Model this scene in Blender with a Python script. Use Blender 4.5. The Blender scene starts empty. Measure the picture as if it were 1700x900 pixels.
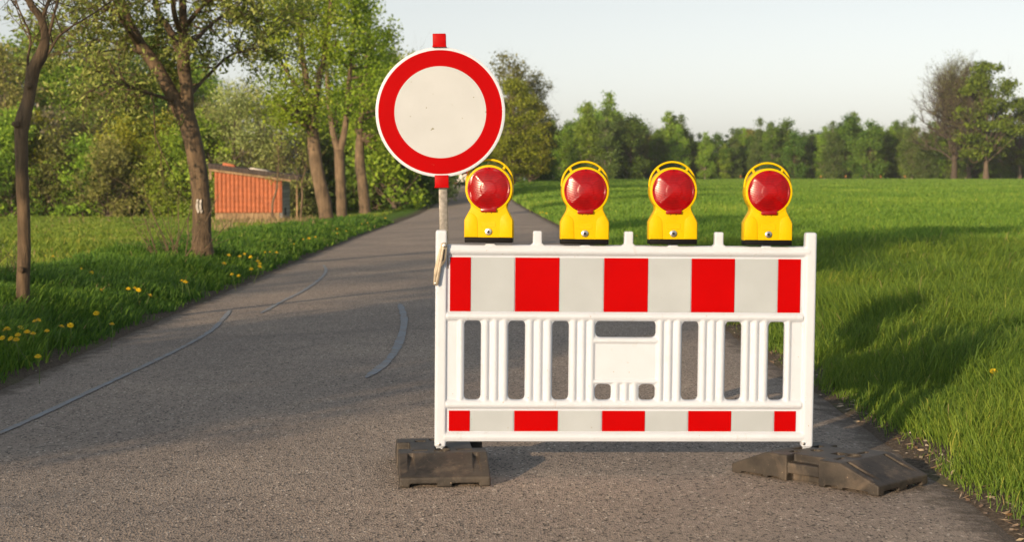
import bpy, bmesh, math, random
import numpy as np
from mathutils import Vector, Matrix

random.seed(7)
RNG = np.random.default_rng(7)
R = math.radians
scene = bpy.context.scene
COL = scene.collection

# ------------------------------------------------------------------ camera, sky, sun, exposure
CAM_H, FPX, TILT = 1.40, 2670.0, math.atan(165 / 2670.0)
cam_data = bpy.data.cameras.new('camera')
cam_data.sensor_width = 36.0
cam_data.lens = FPX / 1700 * 36
cam_data.clip_start, cam_data.clip_end = 0.1, 8000
cam_data.dof.use_dof = True
cam_data.dof.focus_distance = 7.25
cam_data.dof.aperture_fstop = 5.6
cam = bpy.data.objects.new('camera', cam_data)
COL.objects.link(cam)
cam.location = (0, 0, CAM_H)
cam.rotation_euler = (math.pi / 2 - TILT, 0, 0)
scene.camera = cam

SUN_AZ, SUN_EL = R(31), R(12.5)          # light travels to the back right, 31 deg off the view axis
world = bpy.data.worlds.new('World')
scene.world = world
world.use_nodes = True
wn = world.node_tree
sky = wn.nodes.new('ShaderNodeTexSky')
sky.sky_type = 'NISHITA'
sky.sun_disc = False
sky.sun_elevation = SUN_EL
sky.sun_rotation = R(180) + SUN_AZ
sky.air_density, sky.dust_density, sky.ozone_density = 0.9, 1.0, 1.0
hsv = wn.nodes.new('ShaderNodeHueSaturation')
hsv.inputs['Saturation'].default_value = 0.27
wn.links.new(sky.outputs[0], hsv.inputs['Color'])
wn.links.new(hsv.outputs[0], wn.nodes['Background'].inputs[0])
wn.nodes['Background'].inputs[1].default_value = 0.127
sd = bpy.data.lights.new('sun', 'SUN')
sd.energy = 4.9
sd.angle = R(0.5)
sd.color = (1.0, 0.71, 0.435)
sun = bpy.data.objects.new('sun', sd)
COL.objects.link(sun)
sun.rotation_euler = Vector((math.sin(SUN_AZ) * math.cos(SUN_EL), math.cos(SUN_AZ) * math.cos(SUN_EL),
                             -math.sin(SUN_EL))).to_track_quat('-Z', 'Y').to_euler()
scene.view_settings.view_transform = 'Standard'
scene.view_settings.look = 'None'
scene.view_settings.gamma = 1
scene.view_settings.exposure = 0.3
scene.cycles.max_bounces = 6
scene.cycles.transparent_max_bounces = 6

# ------------------------------------------------------------------ shape of the land
def sstep(t):
    t = np.clip(t, 0, 1)
    return t * t * (3 - 2 * t)

_cy = np.array([-300, 0, 20, 40, 60, 90, 140, 190, 250, 320, 500, 3000.])
_cx = np.array([-.65, -.65, -.72, -1.2, -1.7, -2.4, -3.4, -5.0, -8., -12, -25, -60.])
_gy = np.arange(-300, 1200, 2.0)
_gx = np.interp(_gy, _cy, _cx)
for _ in range(6):
    _gx[2:-2] = (_gx[:-4] + _gx[1:-3] + _gx[2:-2] + _gx[3:-1] + _gx[4:]) / 5
def centre(y):
    return np.interp(y, _gy, _gx)
HALF = 2.62
def land(x, y):
    """smooth terrain: level field on the right, sinking meadow on the left, road between them"""
    x = np.asarray(x, float); y = np.asarray(y, float)
    A = -1.55 * sstep((y - 12) / 90) - 1.6 * sstep((y - 90) / 200)
    t = (9 - (x - centre(y))) / 21
    return A * sstep(t)
def wob(x, y, f=1.0, s=0.0):
    return (np.sin(x * 1.7 * f + y * .9 * f + s) + np.sin(-x * 1.1 * f + y * 1.9 * f + 1.3 + s * 2)
            + np.sin(x * 3.1 * f + 2.1 + s) * .5 + np.sin(y * 2.7 * f + x * .6 * f + s * 3) * .5) / 3
def ground_z(x, y):
    """ground surface beside the road, with verges slightly above it"""
    u = np.abs(np.asarray(x) - centre(y))
    z = land(x, y)
    side = np.where(np.asarray(x) > centre(y), 1.0, 0.0)
    e = HALF + .05 * wob(x, y, 2.3) + .03 * wob(x, y, 6.1, 1)
    rise = np.interp(u - e, [-.5, -.25, 0, .1, .4, .9, 3], [-.05, -.05, -.001, .012, .035, .07, .10])
    return z + rise + np.where(u > HALF + .4, .03 * wob(x, y, .35), 0)

_ct, _st = math.cos(TILT), math.sin(TILT)
def ray(px, py):
    X = (px - 850) / FPX; Y = (450 - py) / FPX
    return np.array([X, _ct + Y * _st, -_st + Y * _ct])
def at(px, py, depth):
    """world point on the sight line of a photo pixel at the given distance along y"""
    r = ray(px, py)
    return np.array([0, 0, CAM_H]) + r * (depth / r[1])
def on_land(px, py, h=0.0):
    r = ray(px, py)
    d = np.concatenate([np.arange(4, 60, .02), np.arange(60, 700, .25)])
    k = d / r[1]
    z = CAM_H + r[2] * k
    i = int(np.argmax(z <= land(r[0] * k, d) + h))
    if i == 0: i = len(d) - 1
    return np.array([r[0] * k[i], d[i], z[i] - h])

# ------------------------------------------------------------------ helpers
def tag(o, label=None, cat=None, group=None, kind=None):
    if label: o['label'] = label
    if cat: o['category'] = cat
    if group: o['group'] = group
    if kind: o['kind'] = kind
    return o
def empty(name, loc, rot=(0, 0, 0)):
    o = bpy.data.objects.new(name, None)
    o.empty_display_size = .2
    COL.objects.link(o)
    o.location = loc; o.rotation_euler = rot
    return o
def link(name, me, mat=None, parent=None, smooth=None):
    o = bpy.data.objects.new(name, me)
    COL.objects.link(o)
    if mat is not None:
        for m in (mat if isinstance(mat, (list, tuple)) else [mat]): me.materials.append(m)
    if parent is not None: o.parent = parent
    if smooth is not None:
        me.polygons.foreach_set('use_smooth', np.ones(len(me.polygons), bool))
        if smooth < 180: me.set_sharp_from_angle(angle=R(smooth))
    return o
def from_bm(name, bm, mat=None, parent=None, smooth=35):
    bmesh.ops.recalc_face_normals(bm, faces=bm.faces)
    me = bpy.data.meshes.new(name)
    bm.to_mesh(me); bm.free()
    return link(name, me, mat, parent, smooth)
def copy_tree(o, parent=None):
    c = o.copy(); COL.objects.link(c); c.parent = parent
    for ch in list(o.children): copy_tree(ch, c)
    return c
def add_prism(bm, poly, y0, y1, bevel=0, seg=2):
    """closed outline in x/z extruded from y0 to y1"""
    a = [bm.verts.new((x, y0, z)) for x, z in poly]
    b = [bm.verts.new((x, y1, z)) for x, z in poly]
    fs = [bm.faces.new(a), bm.faces.new(b[::-1])]
    n = len(poly)
    for i in range(n):
        fs.append(bm.faces.new((a[i], b[i], b[(i + 1) % n], a[(i + 1) % n])))
    bmesh.ops.recalc_face_normals(bm, faces=fs)
    if bevel:
        es = {e for f in fs for e in f.edges}
        es = [e for e in es if len(e.link_faces) == 2 and e.calc_face_angle(0) > .5]
        bmesh.ops.bevel(bm, geom=es, offset=bevel, segments=seg, profile=.5, affect='EDGES', clamp_overlap=True)
def add_box(bm, x0, x1, y0, y1, z0, z1, bevel=0, seg=2):
    add_prism(bm, [(x0, z0), (x1, z0), (x1, z1), (x0, z1)], y0, y1, bevel, seg)
def add_ell(bm, p0, p1, rx, ry, n=20):
    """elliptic bar from p0 to p1 (axis x or z); rx across in the panel plane, ry in depth"""
    p0, p1 = Vector(p0), Vector(p1)
    d = (p1 - p0).normalized()
    s = Vector((1, 0, 0)) if abs(d.z) > .7 else Vector((0, 0, 1))
    rings = []
    for p in (p0, p1):
        rings.append([bm.verts.new(p + s * (rx * math.cos(a)) + Vector((0, ry * math.sin(a), 0)))
                      for a in [2 * math.pi * k / n for k in range(n)]])
    fs = [bm.faces.new(rings[0]), bm.faces.new(rings[1][::-1])]
    for i in range(n):
        fs.append(bm.faces.new((rings[0][i], rings[1][i], rings[1][(i + 1) % n], rings[0][(i + 1) % n])))
    bmesh.ops.recalc_face_normals(bm, faces=fs)
def add_disc(bm, c, r, t, n=32, bevel=0):
    """short cylinder along y, front at c.y, depth t"""
    add_prism(bm, [(c[0] + r * math.cos(2 * math.pi * k / n), c[2] + r * math.sin(2 * math.pi * k / n)) for k in range(n)],
              c[1], c[1] + t, bevel, 2)
def tube(V, F, pts, rad, n=8, cap=True, rough=0, rng=None):
    pts = np.asarray(pts, float); rad = np.asarray(rad, float)
    m = len(pts)
    tg = np.gradient(pts, axis=0)
    tg /= np.linalg.norm(tg, axis=1)[:, None] + 1e-9
    ref = np.array([0, 1., 0]) if abs(tg[0][1]) < .9 else np.array([1., 0, 0])
    base = sum(len(v) for v in V)
    ang = np.arange(n) * 2 * np.pi / n
    out = np.zeros((m, n, 3))
    for i in range(m):
        a = np.cross(tg[i], ref); a /= np.linalg.norm(a) + 1e-9
        b = np.cross(tg[i], a); ref = -np.cross(tg[i], -b) if False else ref
        rr = rad[i] * np.ones(n)
        if rough: rr = rr * (1 + rough * (rng.random(n) - .5))
        out[i] = pts[i] + rr[:, None] * (np.cos(ang)[:, None] * a + np.sin(ang)[:, None] * b)
    V.append(out.reshape(-1, 3))
    for i in range(m - 1):
        for k in range(n):
            k2 = (k + 1) % n
            F.append((base + i * n + k, base + i * n + k2, base + (i + 1) * n + k2, base + (i + 1) * n + k))
    if cap: F.append(tuple(base + (m - 1) * n + k for k in range(n)))
def vf_mesh(name, V, F):
    me = bpy.data.meshes.new(name)
    v = np.concatenate(V) if len(V) else np.zeros((0, 3))
    me.from_pydata(v.tolist(), [], F)
    return me
def smooth_path(pts, k=4):
    """Catmull-Rom resampling of rows (x, y, z, r)"""
    P = np.asarray(pts, float)
    Q = np.vstack([2 * P[0] - P[1], P, 2 * P[-1] - P[-2]])
    out = []
    for i in range(1, len(Q) - 2):
        for t in np.arange(k) / k:
            a, b, c, d = Q[i - 1:i + 3]
            out.append(.5 * (2 * b + (c - a) * t + (2 * a - 5 * b + 4 * c - d) * t * t + (3 * b - a - 3 * c + d) * t ** 3))
    out.append(P[-1])
    out = np.array(out); out[:, 3] = np.maximum(out[:, 3], .002)
    return out
def leaf_mesh(name, c, size, tint, rng, aspect=.6, hang=0):
    """one four-cornered leaf face per point"""
    n = len(c)
    a = rng.normal(size=(n, 3)); a[:, 2] -= hang
    a /= np.linalg.norm(a, axis=1)[:, None]
    b = np.cross(a, rng.normal(size=(n, 3))); b /= np.linalg.norm(b, axis=1)[:, None] + 1e-9
    nrm = np.cross(a, b)
    L = a * (size * .5)[:, None]; W = b * (size * .5 * aspect)[:, None]
    bend = nrm * (size * .12)[:, None]
    v = np.stack([c - L, c + W + bend - L * .1, c + L, c - W + bend - L * .1], 1).reshape(-1, 3)
    me = bpy.data.meshes.new(name)
    me.vertices.add(4 * n); me.loops.add(4 * n); me.polygons.add(n)
    me.vertices.foreach_set('co', v.astype(np.float32).ravel())
    me.loops.foreach_set('vertex_index', np.arange(4 * n, dtype=np.int32))
    me.polygons.foreach_set('loop_start', np.arange(0, 4 * n, 4, dtype=np.int32))
    at_ = me.attributes.new('tint', 'FLOAT', 'POINT')
    at_.data.foreach_set('value', np.repeat(tint, 4).astype(np.float32))
    me.update(calc_edges=True)
    return me

# ------------------------------------------------------------------ materials
def mat(name):
    m = bpy.data.materials.new(name); m.use_nodes = True
    return m, m.node_tree.nodes, m.node_tree.links, m.node_tree.nodes['Principled BSDF']
def noise(N, L, scale, detail=4, rough=.55, vec=None, coord='Object', dist=0):
    t = N.new('ShaderNodeTexNoise')
    t.inputs['Scale'].default_value = scale; t.inputs['Detail'].default_value = detail
    t.inputs['Roughness'].default_value = rough; t.inputs['Distortion'].default_value = dist
    if vec is None:
        c = N.new('ShaderNodeTexCoord'); vec = c.outputs[coord]
    L.new(vec, t.inputs['Vector'])
    return t
def ramp(N, L, fac, stops, interp='LINEAR'):
    r = N.new('ShaderNodeValToRGB'); r.color_ramp.interpolation = interp
    els = r.color_ramp.elements
    while len(els) < len(stops): els.new(.5)
    for e, (p, c) in zip(els, stops):
        e.position = p; e.color = (*c, 1) if len(c) == 3 else c
    L.new(fac, r.inputs[0])
    return r
def mix(N, L, fac, a, b, mode='MIX'):
    m = N.new('ShaderNodeMix'); m.data_type = 'RGBA'; m.blend_type = mode
    for s, v in ((m.inputs[0], fac), (m.inputs[6], a), (m.inputs[7], b)):
        if hasattr(v, 'links') or isinstance(v, bpy.types.NodeSocket): L.new(v, s)
        else: s.default_value = (*v, 1) if isinstance(v, tuple) and len(v) == 3 else v
    return m.outputs[2]
def bump(N, L, b, h, strength=.3, dist=.01):
    n = N.new('ShaderNodeBump'); n.inputs['Strength'].default_value = strength; n.inputs['Distance'].default_value = dist
    L.new(h, n.inputs['Height']); L.new(n.outputs[0], b.inputs['Normal'])
def simple(name, col, rough=.5, metal=0, spec=.5, var=.12, scale=6, coat=0, bmp=0, bscale=80):
    m, N, L, b = mat(name)
    t = noise(N, L, scale, 5)
    lo = tuple(c * (1 - var) for c in col); hi = tuple(min(1, c * (1 + var)) for c in col)
    r = ramp(N, L, t.outputs[0], [(.3, lo), (.7, hi)])
    L.new(r.outputs[0], b.inputs['Base Color'])
    b.inputs['Roughness'].default_value = rough; b.inputs['Metallic'].default_value = metal
    b.inputs['Specular IOR Level'].default_value = spec; b.inputs['Coat Weight'].default_value = coat
    b.inputs['Coat Roughness'].default_value = .08
    if bmp: bump(N, L, b, noise(N, L, bscale, 4).outputs[0], bmp, .005)
    return m
def leafmat(name, stops, transl=.35, vscale=.6):
    m, N, L, b = mat(name)
    a = N.new('ShaderNodeAttribute'); a.attribute_name = 'tint'
    r = ramp(N, L, a.outputs['Fac'], stops)
    oi = N.new('ShaderNodeObjectInfo')
    h = N.new('ShaderNodeHueSaturation')
    mr = N.new('ShaderNodeMapRange'); mr.inputs[3].default_value = .78; mr.inputs[4].default_value = 1.2
    L.new(oi.outputs['Random'], mr.inputs[0]); L.new(mr.outputs[0], h.inputs['Value'])
    mr2 = N.new('ShaderNodeMapRange'); mr2.inputs[3].default_value = .485; mr2.inputs[4].default_value = .512
    mu = N.new('ShaderNodeMath'); mu.operation = 'FRACT'
    mu2 = N.new('ShaderNodeMath'); mu2.operation = 'MULTIPLY'; mu2.inputs[1].default_value = 17.3
    L.new(oi.outputs['Random'], mu2.inputs[0]); L.new(mu2.outputs[0], mu.inputs[0]); L.new(mu.outputs[0], mr2.inputs[0])
    L.new(mr2.outputs[0], h.inputs['Hue'])
    L.new(r.outputs[0], h.inputs['Color'])
    L.new(h.outputs[0], b.inputs['Base Color'])
    b.inputs['Roughness'].default_value = .55; b.inputs['Specular IOR Level'].default_value = .25
    t = N.new('ShaderNodeBsdfTranslucent'); L.new(h.outputs[0], t.inputs[0])
    ms = N.new('ShaderNodeMixShader'); ms.inputs[0].default_value = transl
    L.new(b.outputs[0], ms.inputs[1]); L.new(t.outputs[0], ms.inputs[2])
    L.new(ms.outputs[0], N['Material Output'].inputs[0])
    return m
def barkmat(name, dark, light, vs=9):
    m, N, L, b = mat(name)
    c = N.new('ShaderNodeTexCoord'); mp = N.new('ShaderNodeMapping'); mp.inputs['Scale'].default_value = (1, 1, .16)
    L.new(c.outputs['Object'], mp.inputs[0])
    n1 = noise(N, L, vs * 2.2, 6, .65, mp.outputs[0], dist=.6)
    n2 = noise(N, L, 2.3, 4, .6)
    r = ramp(N, L, n1.outputs[0], [(.36, dark), (.62, light)])
    o = mix(N, L, .35, r.outputs[0], ramp(N, L, n2.outputs[0], [(.35, dark), (.65, tuple(v * 1.25 for v in light))]).outputs[0])
    L.new(o, b.inputs['Base Color']); b.inputs['Roughness'].default_value = .9
    bump(N, L, b, n1.outputs[0], .9, .03)
    return m

M = {}
def worn_white():
    m, N, L, b = mat('white_plastic')
    r = ramp(N, L, noise(N, L, 9, 5).outputs[0], [(.3, (.475, .54, .635)), (.7, (.505, .57, .67))])
    c = N.new('ShaderNodeTexCoord'); mp = N.new('ShaderNodeMapping'); mp.inputs['Scale'].default_value = (1, 1, .3)
    L.new(c.outputs['Object'], mp.inputs[0])
    g = ramp(N, L, noise(N, L, 16, 7, .72, mp.outputs[0], dist=.4).outputs[0], [(.60, (0, 0, 0)), (.80, (.55, .55, .55))])
    o = mix(N, L, g.outputs[0], r.outputs[0], (.30, .27, .23))
    f = ramp(N, L, noise(N, L, 55, 3, .5).outputs[0], [(.735, (0, 0, 0)), (.76, (.8, .8, .8))])
    o = mix(N, L, f.outputs[0], o, (.26, .20, .15))
    L.new(o, b.inputs['Base Color']); b.inputs['Roughness'].default_value = .45; b.inputs['Specular IOR Level'].default_value = .35
    bump(N, L, b, noise(N, L, 120, 4).outputs[0], .05, .004)
    return m
M['white_plastic'] = worn_white()
M['yellow_plastic'] = simple('yellow_plastic', (.60, .405, .001), .45, spec=.12, var=.05, scale=12, bmp=.03, bscale=300)
M['black_plastic'] = simple('black_plastic', (.004, .004, .0045), .6, spec=.12, var=.3, scale=20)
M['clip_red'] = simple('clip_red', (.36, .002, .003), .45, spec=.08, var=.15, scale=25)
M['zinc'] = simple('zinc', (.26, .255, .24), .5, metal=.6, var=.3, scale=60, bmp=.1, bscale=150)
M['steel'] = simple('steel', (.55, .53, .50), .3, metal=1, var=.15, scale=80)
M['lever_metal'] = simple('lever_metal', (.27, .24, .19), .5, metal=.5, var=.2, scale=50)
M['dark_hole'] = simple('dark_hole', (.01, .01, .01), .8)

def sheet_mat(name, col, fleck, var=.06, thr=.735, spec=.35, coat=.12):
    m, N, L, b = mat(name)
    n1 = noise(N, L, 5, 5); n2 = noise(N, L, 38, 3, .5)
    r = ramp(N, L, n1.outputs[0], [(.3, tuple(c * (1 - var) for c in col)), (.7, tuple(min(1, c * (1 + var)) for c in col))])
    f = ramp(N, L, n2.outputs[0], [(thr, (0, 0, 0)), (thr + .03, (1, 1, 1))])
    o = mix(N, L, f.outputs[0], r.outputs[0], fleck)
    L.new(o, b.inputs['Base Color']); b.inputs['Roughness'].default_value = .32
    b.inputs['Coat Weight'].default_value = coat; b.inputs['Coat Roughness'].default_value = .12; b.inputs['Specular IOR Level'].default_value = spec
    v = N.new('ShaderNodeTexVoronoi'); v.inputs['Scale'].default_value = 220
    c = N.new('ShaderNodeTexCoord'); L.new(c.outputs['Object'], v.inputs['Vector'])
    bump(N, L, b, v.outputs[0], .06, .002)
    return m
M['red_sheet'] = sheet_mat('red_sheet', (.36, .0008, .0012), (.36, .012, .012), spec=.04, coat=0)
M['grey_white_sheet'] = sheet_mat('grey_white_sheet', (.35, .405, .455), (.26, .25, .22))
M['sign_white'] = sheet_mat('sign_white', (.405, .45, .49), thr=.70, fleck=(.20, .2, .14))
M['sign_red'] = sheet_mat('sign_red', (.33, .0008, .0015), (.36, .04, .03), spec=.04, coat=0)

def lens_mat():
    m, N, L, b = mat('red_lens')
    c = N.new('ShaderNodeTexCoord')
    w = N.new('ShaderNodeTexWave'); w.wave_type = 'RINGS'; w.rings_direction = 'Y'; w.inputs['Scale'].default_value = 42
    w.inputs['Distortion'].default_value = .6
    L.new(c.outputs['Object'], w.inputs['Vector'])
    n = noise(N, L, 14, 4)
    r = ramp(N, L, n.outputs[0], [(.35, (.15, .0004, .0012)), (.68, (.33, .001, .003))])
    o = mix(N, L, .22, r.outputs[0], ramp(N, L, w.outputs[0], [(.2, (.10, .0, .001)), (.8, (.36, .002, .004))]).outputs[0])
    L.new(o, b.inputs['Base Color'])
    b.inputs['Roughness'].default_value = .22; b.inputs['Specular IOR Level'].default_value = .3; b.inputs['Coat Weight'].default_value = .18; b.inputs['Coat Roughness'].default_value = .1
    bump(N, L, b, w.outputs[0], .12, .002)
    return m
M['red_lens'] = lens_mat()

def rubber():
    m, N, L, b = mat('recycled_rubber')
    n1 = noise(N, L, 7, 6, .65); n2 = noise(N, L, 90, 3); n3 = noise(N, L, 3.3, 5, .7, dist=.8)
    r = ramp(N, L, n1.outputs[0], [(.34, (.013, .0125, .012)), (.68, (.058, .050, .041))])
    o = mix(N, L, ramp(N, L, n3.outputs[0], [(.52, (0, 0, 0)), (.72, (.75, .75, .75))]).outputs[0], r.outputs[0], (.17, .135, .10))
    o = mix(N, L, ramp(N, L, n2.outputs[0], [(.69, (0, 0, 0)), (.74, (.8, .8, .8))]).outputs[0], o, (.34, .27, .19))
    L.new(o, b.inputs['Base Color']); b.inputs['Roughness'].default_value = .62
    bump(N, L, b, noise(N, L, 55, 5, .7).outputs[0], .35, .006)
    return m
M['rubber'] = rubber()

def asphalt():
    m, N, L, b = mat('asphalt')
    c = N.new('ShaderNodeTexCoord')
    v = N.new('ShaderNodeTexVoronoi'); v.inputs['Scale'].default_value = 120; v.feature = 'F1'
    mp = N.new('ShaderNodeMapping'); mp.inputs['Scale'].default_value = (1, .5, 1)
    L.new(c.outputs['Object'], mp.inputs[0]); L.new(mp.outputs[0], v.inputs['Vector'])
    sep = N.new('ShaderNodeSeparateColor'); L.new(v.outputs['Color'], sep.inputs[0])
    stones = ramp(N, L, sep.outputs[0], [(0, (.06, .055, .05)), (.10, (.12, .11, .10)), (.2, (.272, .238, .205)), (.88, (.332, .290, .25)), (.96, (.40, .34, .28)), (1, (.62, .58, .52))])
    big = noise(N, L, .55, 6, .62)
    fine = noise(N, L, 26, 4, .7, mp.outputs[0])
    tone = ramp(N, L, big.outputs[0], [(.3, (.80, .80, .82)), (.7, (1.22, 1.18, 1.14))])
    o = mix(N, L, 1.0, stones.outputs[0], tone.outputs[0], 'MULTIPLY')
    o = mix(N, L, 1.0, o, ramp(N, L, fine.outputs[0], [(.3, (.86, .86, .86)), (.7, (1.15, 1.15, 1.15))]).outputs[0], 'MULTIPLY')
    # dusty paler edges
    a = N.new('ShaderNodeAttribute'); a.attribute_name = 'edge'
    en = N.new('ShaderNodeMath'); en.operation = 'MULTIPLY'
    L.new(a.outputs['Fac'], en.inputs[0]); L.new(ramp(N, L, noise(N, L, 2.2, 5, .65).outputs[0], [(.3, (.2, .2, .2)), (.7, (1, 1, 1))]).outputs[0], en.inputs[1])
    o = mix(N, L, en.outputs[0], o, mix(N, L, .5, o, (.25, .23, .205)))
    a2 = N.new('ShaderNodeAttribute'); a2.attribute_name = 'rim'
    ad = N.new('ShaderNodeMath'); ad.operation = 'ADD'; L.new(a2.outputs['Fac'], ad.inputs[0]); L.new(noise(N, L, 7, 6, .7).outputs[0], ad.inputs[1])
    o = mix(N, L, ramp(N, L, ad.outputs[0], [(.78, (0, 0, 0)), (1.0, (1, 1, 1))]).outputs[0], o, ramp(N, L, noise(N, L, 60, 4, .7).outputs[0], [(.3, (.05, .042, .034)), (.55, (.115, .096, .077)), (.75, (.22, .185, .145))]).outputs[0])
    L.new(o, b.inputs['Base Color'])
    b.inputs['Roughness'].default_value = .82; b.inputs['Specular IOR Level'].default_value = .35
    mx = N.new('ShaderNodeMath'); mx.operation = 'ADD'; L.new(v.outputs['Distance'], mx.inputs[0]); L.new(fine.outputs[0], mx.inputs[1])
    bump(N, L, b, mx.outputs[0], .45, .010)
    return m
M['asphalt'] = asphalt()
def bitumen():
    m, N, L, b = mat('bitumen')
    a = ramp(N, L, noise(N, L, 60, 4, .7).outputs[0], [(.3, (.20, .235, .28)), (.7, (.29, .335, .39))])  # pale blue of the reflected sky is put into the seal's base colour
    f = ramp(N, L, noise(N, L, 9, 6, .75).outputs[0], [(.44, (0, 0, 0)), (.62, (1, 1, 1))])
    L.new(mix(N, L, f.outputs[0], a.outputs[0], (.235, .215, .195)), b.inputs['Base Color'])
    b.inputs['Roughness'].default_value = .7
    return m
M['bitumen'] = bitumen()

def ground():
    m, N, L, b = mat('ground')
    n1 = noise(N, L, .12, 6, .6); n2 = noise(N, L, 3.5, 6, .7); n3 = noise(N, L, 45, 4, .7)
    g = ramp(N, L, n2.outputs[0], [(.3, (.05, .11, .014)), (.7, (.115, .225, .028))])
    g2 = mix(N, L, 1.0, g.outputs[0], ramp(N, L, n1.outputs[0], [(.3, (.85, .9, .8)), (.7, (1.25, 1.15, 1.1))]).outputs[0], 'MULTIPLY')
    s = ramp(N, L, n3.outputs[0], [(.3, (.05, .042, .034)), (.55, (.115, .096, .077)), (.75, (.22, .185, .145))])
    a = N.new('ShaderNodeAttribute'); a.attribute_name = 'soil'
    L.new(mix(N, L, a.outputs['Fac'], g2, s.outputs[0]), b.inputs['Base Color'])
    b.inputs['Roughness'].default_value = .95; b.inputs['Specular IOR Level'].default_value = .1
    bump(N, L, b, n3.outputs[0], .6, .02)
    return m
M['ground'] = ground()
def grassmat(name, stops):
    m = leafmat(name, stops, .4)
    return m
M['grass'] = grassmat('grass', [(0, (.038, .100, .020)), (.4, (.105, .210, .028)), (.8, (.205, .315, .040)), (.96, (.37, .40, .08)), (1, (.32, .28, .12))])
M['dry_grass'] = grassmat('dry_grass', [(0, (.20, .155, .07)), (.5, (.36, .28, .14)), (1, (.50, .40, .22))])

M['bark_grey'] = barkmat('bark_grey', (.036, .026, .016), (.16, .112, .066))
M['bark_brown'] = barkmat('bark_brown', (.045, .032, .020), (.19, .135, .082), 5)
M['bark_far'] = barkmat('bark_far', (.05, .04, .03), (.15, .115, .08), 3)
M['bark_dark'] = barkmat('bark_dark', (.03, .025, .02), (.09, .07, .052), 3)
M['bark_birch'] = barkmat('bark_birch', (.12, .10, .08), (.42, .37, .30), 3)
M['leaf_olive'] = leafmat('leaf_olive', [(0, (0.134, 0.192, 0.031)), (.5, (0.286, 0.374, 0.080)), (1, (0.483, 0.568, 0.161))])
M['leaf_lime'] = leafmat('leaf_lime', [(0, (0.100, 0.171, 0.014)), (.5, (0.221, 0.344, 0.026)), (1, (0.388, 0.506, 0.054))])
M['leaf_hedge'] = leafmat('leaf_hedge', [(0, (0.070, 0.121, 0.011)), (.5, (0.155, 0.230, 0.020)), (1, (0.260, 0.333, 0.039))])
M['leaf_green'] = leafmat('leaf_green', [(0, (0.093, 0.187, 0.020)), (.5, (0.197, 0.336, 0.032)), (1, (0.363, 0.522, 0.052))])
M['leaf_dark'] = leafmat('leaf_dark', [(0, (0.047, 0.113, 0.019)), (.5, (0.097, 0.199, 0.028)), (1, (0.177, 0.291, 0.040))])
M['leaf_pale'] = leafmat('leaf_pale', [(0, (0.151, 0.194, 0.056)), (.5, (0.295, 0.349, 0.099)), (1, (0.484, 0.547, 0.209))])
M['leaf_brown'] = leafmat('leaf_brown', [(0, (0.091, 0.112, 0.030)), (.5, (0.193, 0.219, 0.058)), (1, (0.311, 0.324, 0.099))])
M['leaf_yellow'] = leafmat('leaf_yellow', [(0, (0.096, 0.122, 0.011)), (.5, (0.215, 0.246, 0.018)), (1, (0.337, 0.365, 0.032))])
M['leaf_line'] = leafmat('leaf_line', [(0, (0.047, 0.092, 0.022)), (.5, (0.100, 0.169, 0.036)), (1, (0.168, 0.257, 0.066))])
M['leaf_oak'] = leafmat('leaf_oak', [(0, (0.044, 0.074, 0.008)), (.5, (0.106, 0.163, 0.013)), (1, (0.188, 0.256, 0.026))])
M['leaf_conifer'] = leafmat('leaf_conifer', [(0, (0.022, 0.051, 0.022)), (.5, (0.048, 0.102, 0.035)), (1, (0.080, 0.160, 0.048))], .15)
M['blossom'] = leafmat('blossom', [(0, (.16, .16, .08)), (.5, (.36, .34, .22)), (1, (.5, .47, .36))])

# ------------------------------------------------------------------ ground and road
def sheet(name, ys, us, zf, m, attr=None, jit=None, attr2=None):
    Y, U = np.meshgrid(ys, us, indexing='ij')
    X = centre(Y) + U
    if jit is not None: X = X + jit(Y, U)
    Z = zf(X, Y)
    n, k = Y.shape
    v = np.stack([X, Y, Z], -1).reshape(-1, 3)
    i = np.arange((n - 1) * (k - 1)); r, c = i // (k - 1), i % (k - 1)
    q = np.stack([r * k + c, r * k + c + 1, (r + 1) * k + c + 1, (r + 1) * k + c], 1)
    me = bpy.data.meshes.new(name)
    me.vertices.add(len(v)); me.loops.add(4 * len(q)); me.polygons.add(len(q))
    me.vertices.foreach_set('co', v.astype(np.float32).ravel())
    me.loops.foreach_set('vertex_index', q.astype(np.int32).ravel())
    me.polygons.foreach_set('loop_start', np.arange(0, 4 * len(q), 4, dtype=np.int32))
    for at_ in [t for t in (attr, attr2) if t]:
        a = me.attributes.new(at_[0], 'FLOAT', 'POINT')
        a.data.foreach_set('value', at_[1](X, Y, U).astype(np.float32).ravel())
    me.update(calc_edges=True)
    o = link(name, me, m, None, 180)
    return tag(o, kind='structure')
ys = np.concatenate([np.arange(-80, 4, 2.), np.arange(4, 22, .09), np.arange(22, 60, .5), np.arange(60, 340, 4.), [360, 400, 480, 600, 800, 1100]])
us_r = np.concatenate([np.arange(2.0, 3.8, .07), [4.2, 5, 6, 7.5, 9, 11, 14, 18, 24, 32, 45, 70, 110, 180, 300, 600, 1200]])
us_g = np.concatenate([-us_r[::-1], [-1.2, 0, 1.2], us_r])
def soil(X, Y, U):
    u = np.abs(U)
    return np.clip(np.interp(u, [2.4, 2.75, 3.05, 3.3], [1, 1, .5, .0]) + .25 * wob(X, Y, 3.) * (u < 3.4), 0, 1)
sheet('ground', ys, us_g, ground_z, M['ground'], ('soil', soil))
us_road = np.concatenate([[-2.82, -2.7, -2.6, -2.4, -2.1], np.linspace(-1.8, 1.8, 7), [2.1, 2.4, 2.6, 2.7, 2.82]])
ysr = np.concatenate([np.arange(-80, 4, 2.), np.arange(4, 22, .25), np.arange(22, 60, .5), np.arange(60, 340, 4.), [360, 400, 480]])
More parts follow.
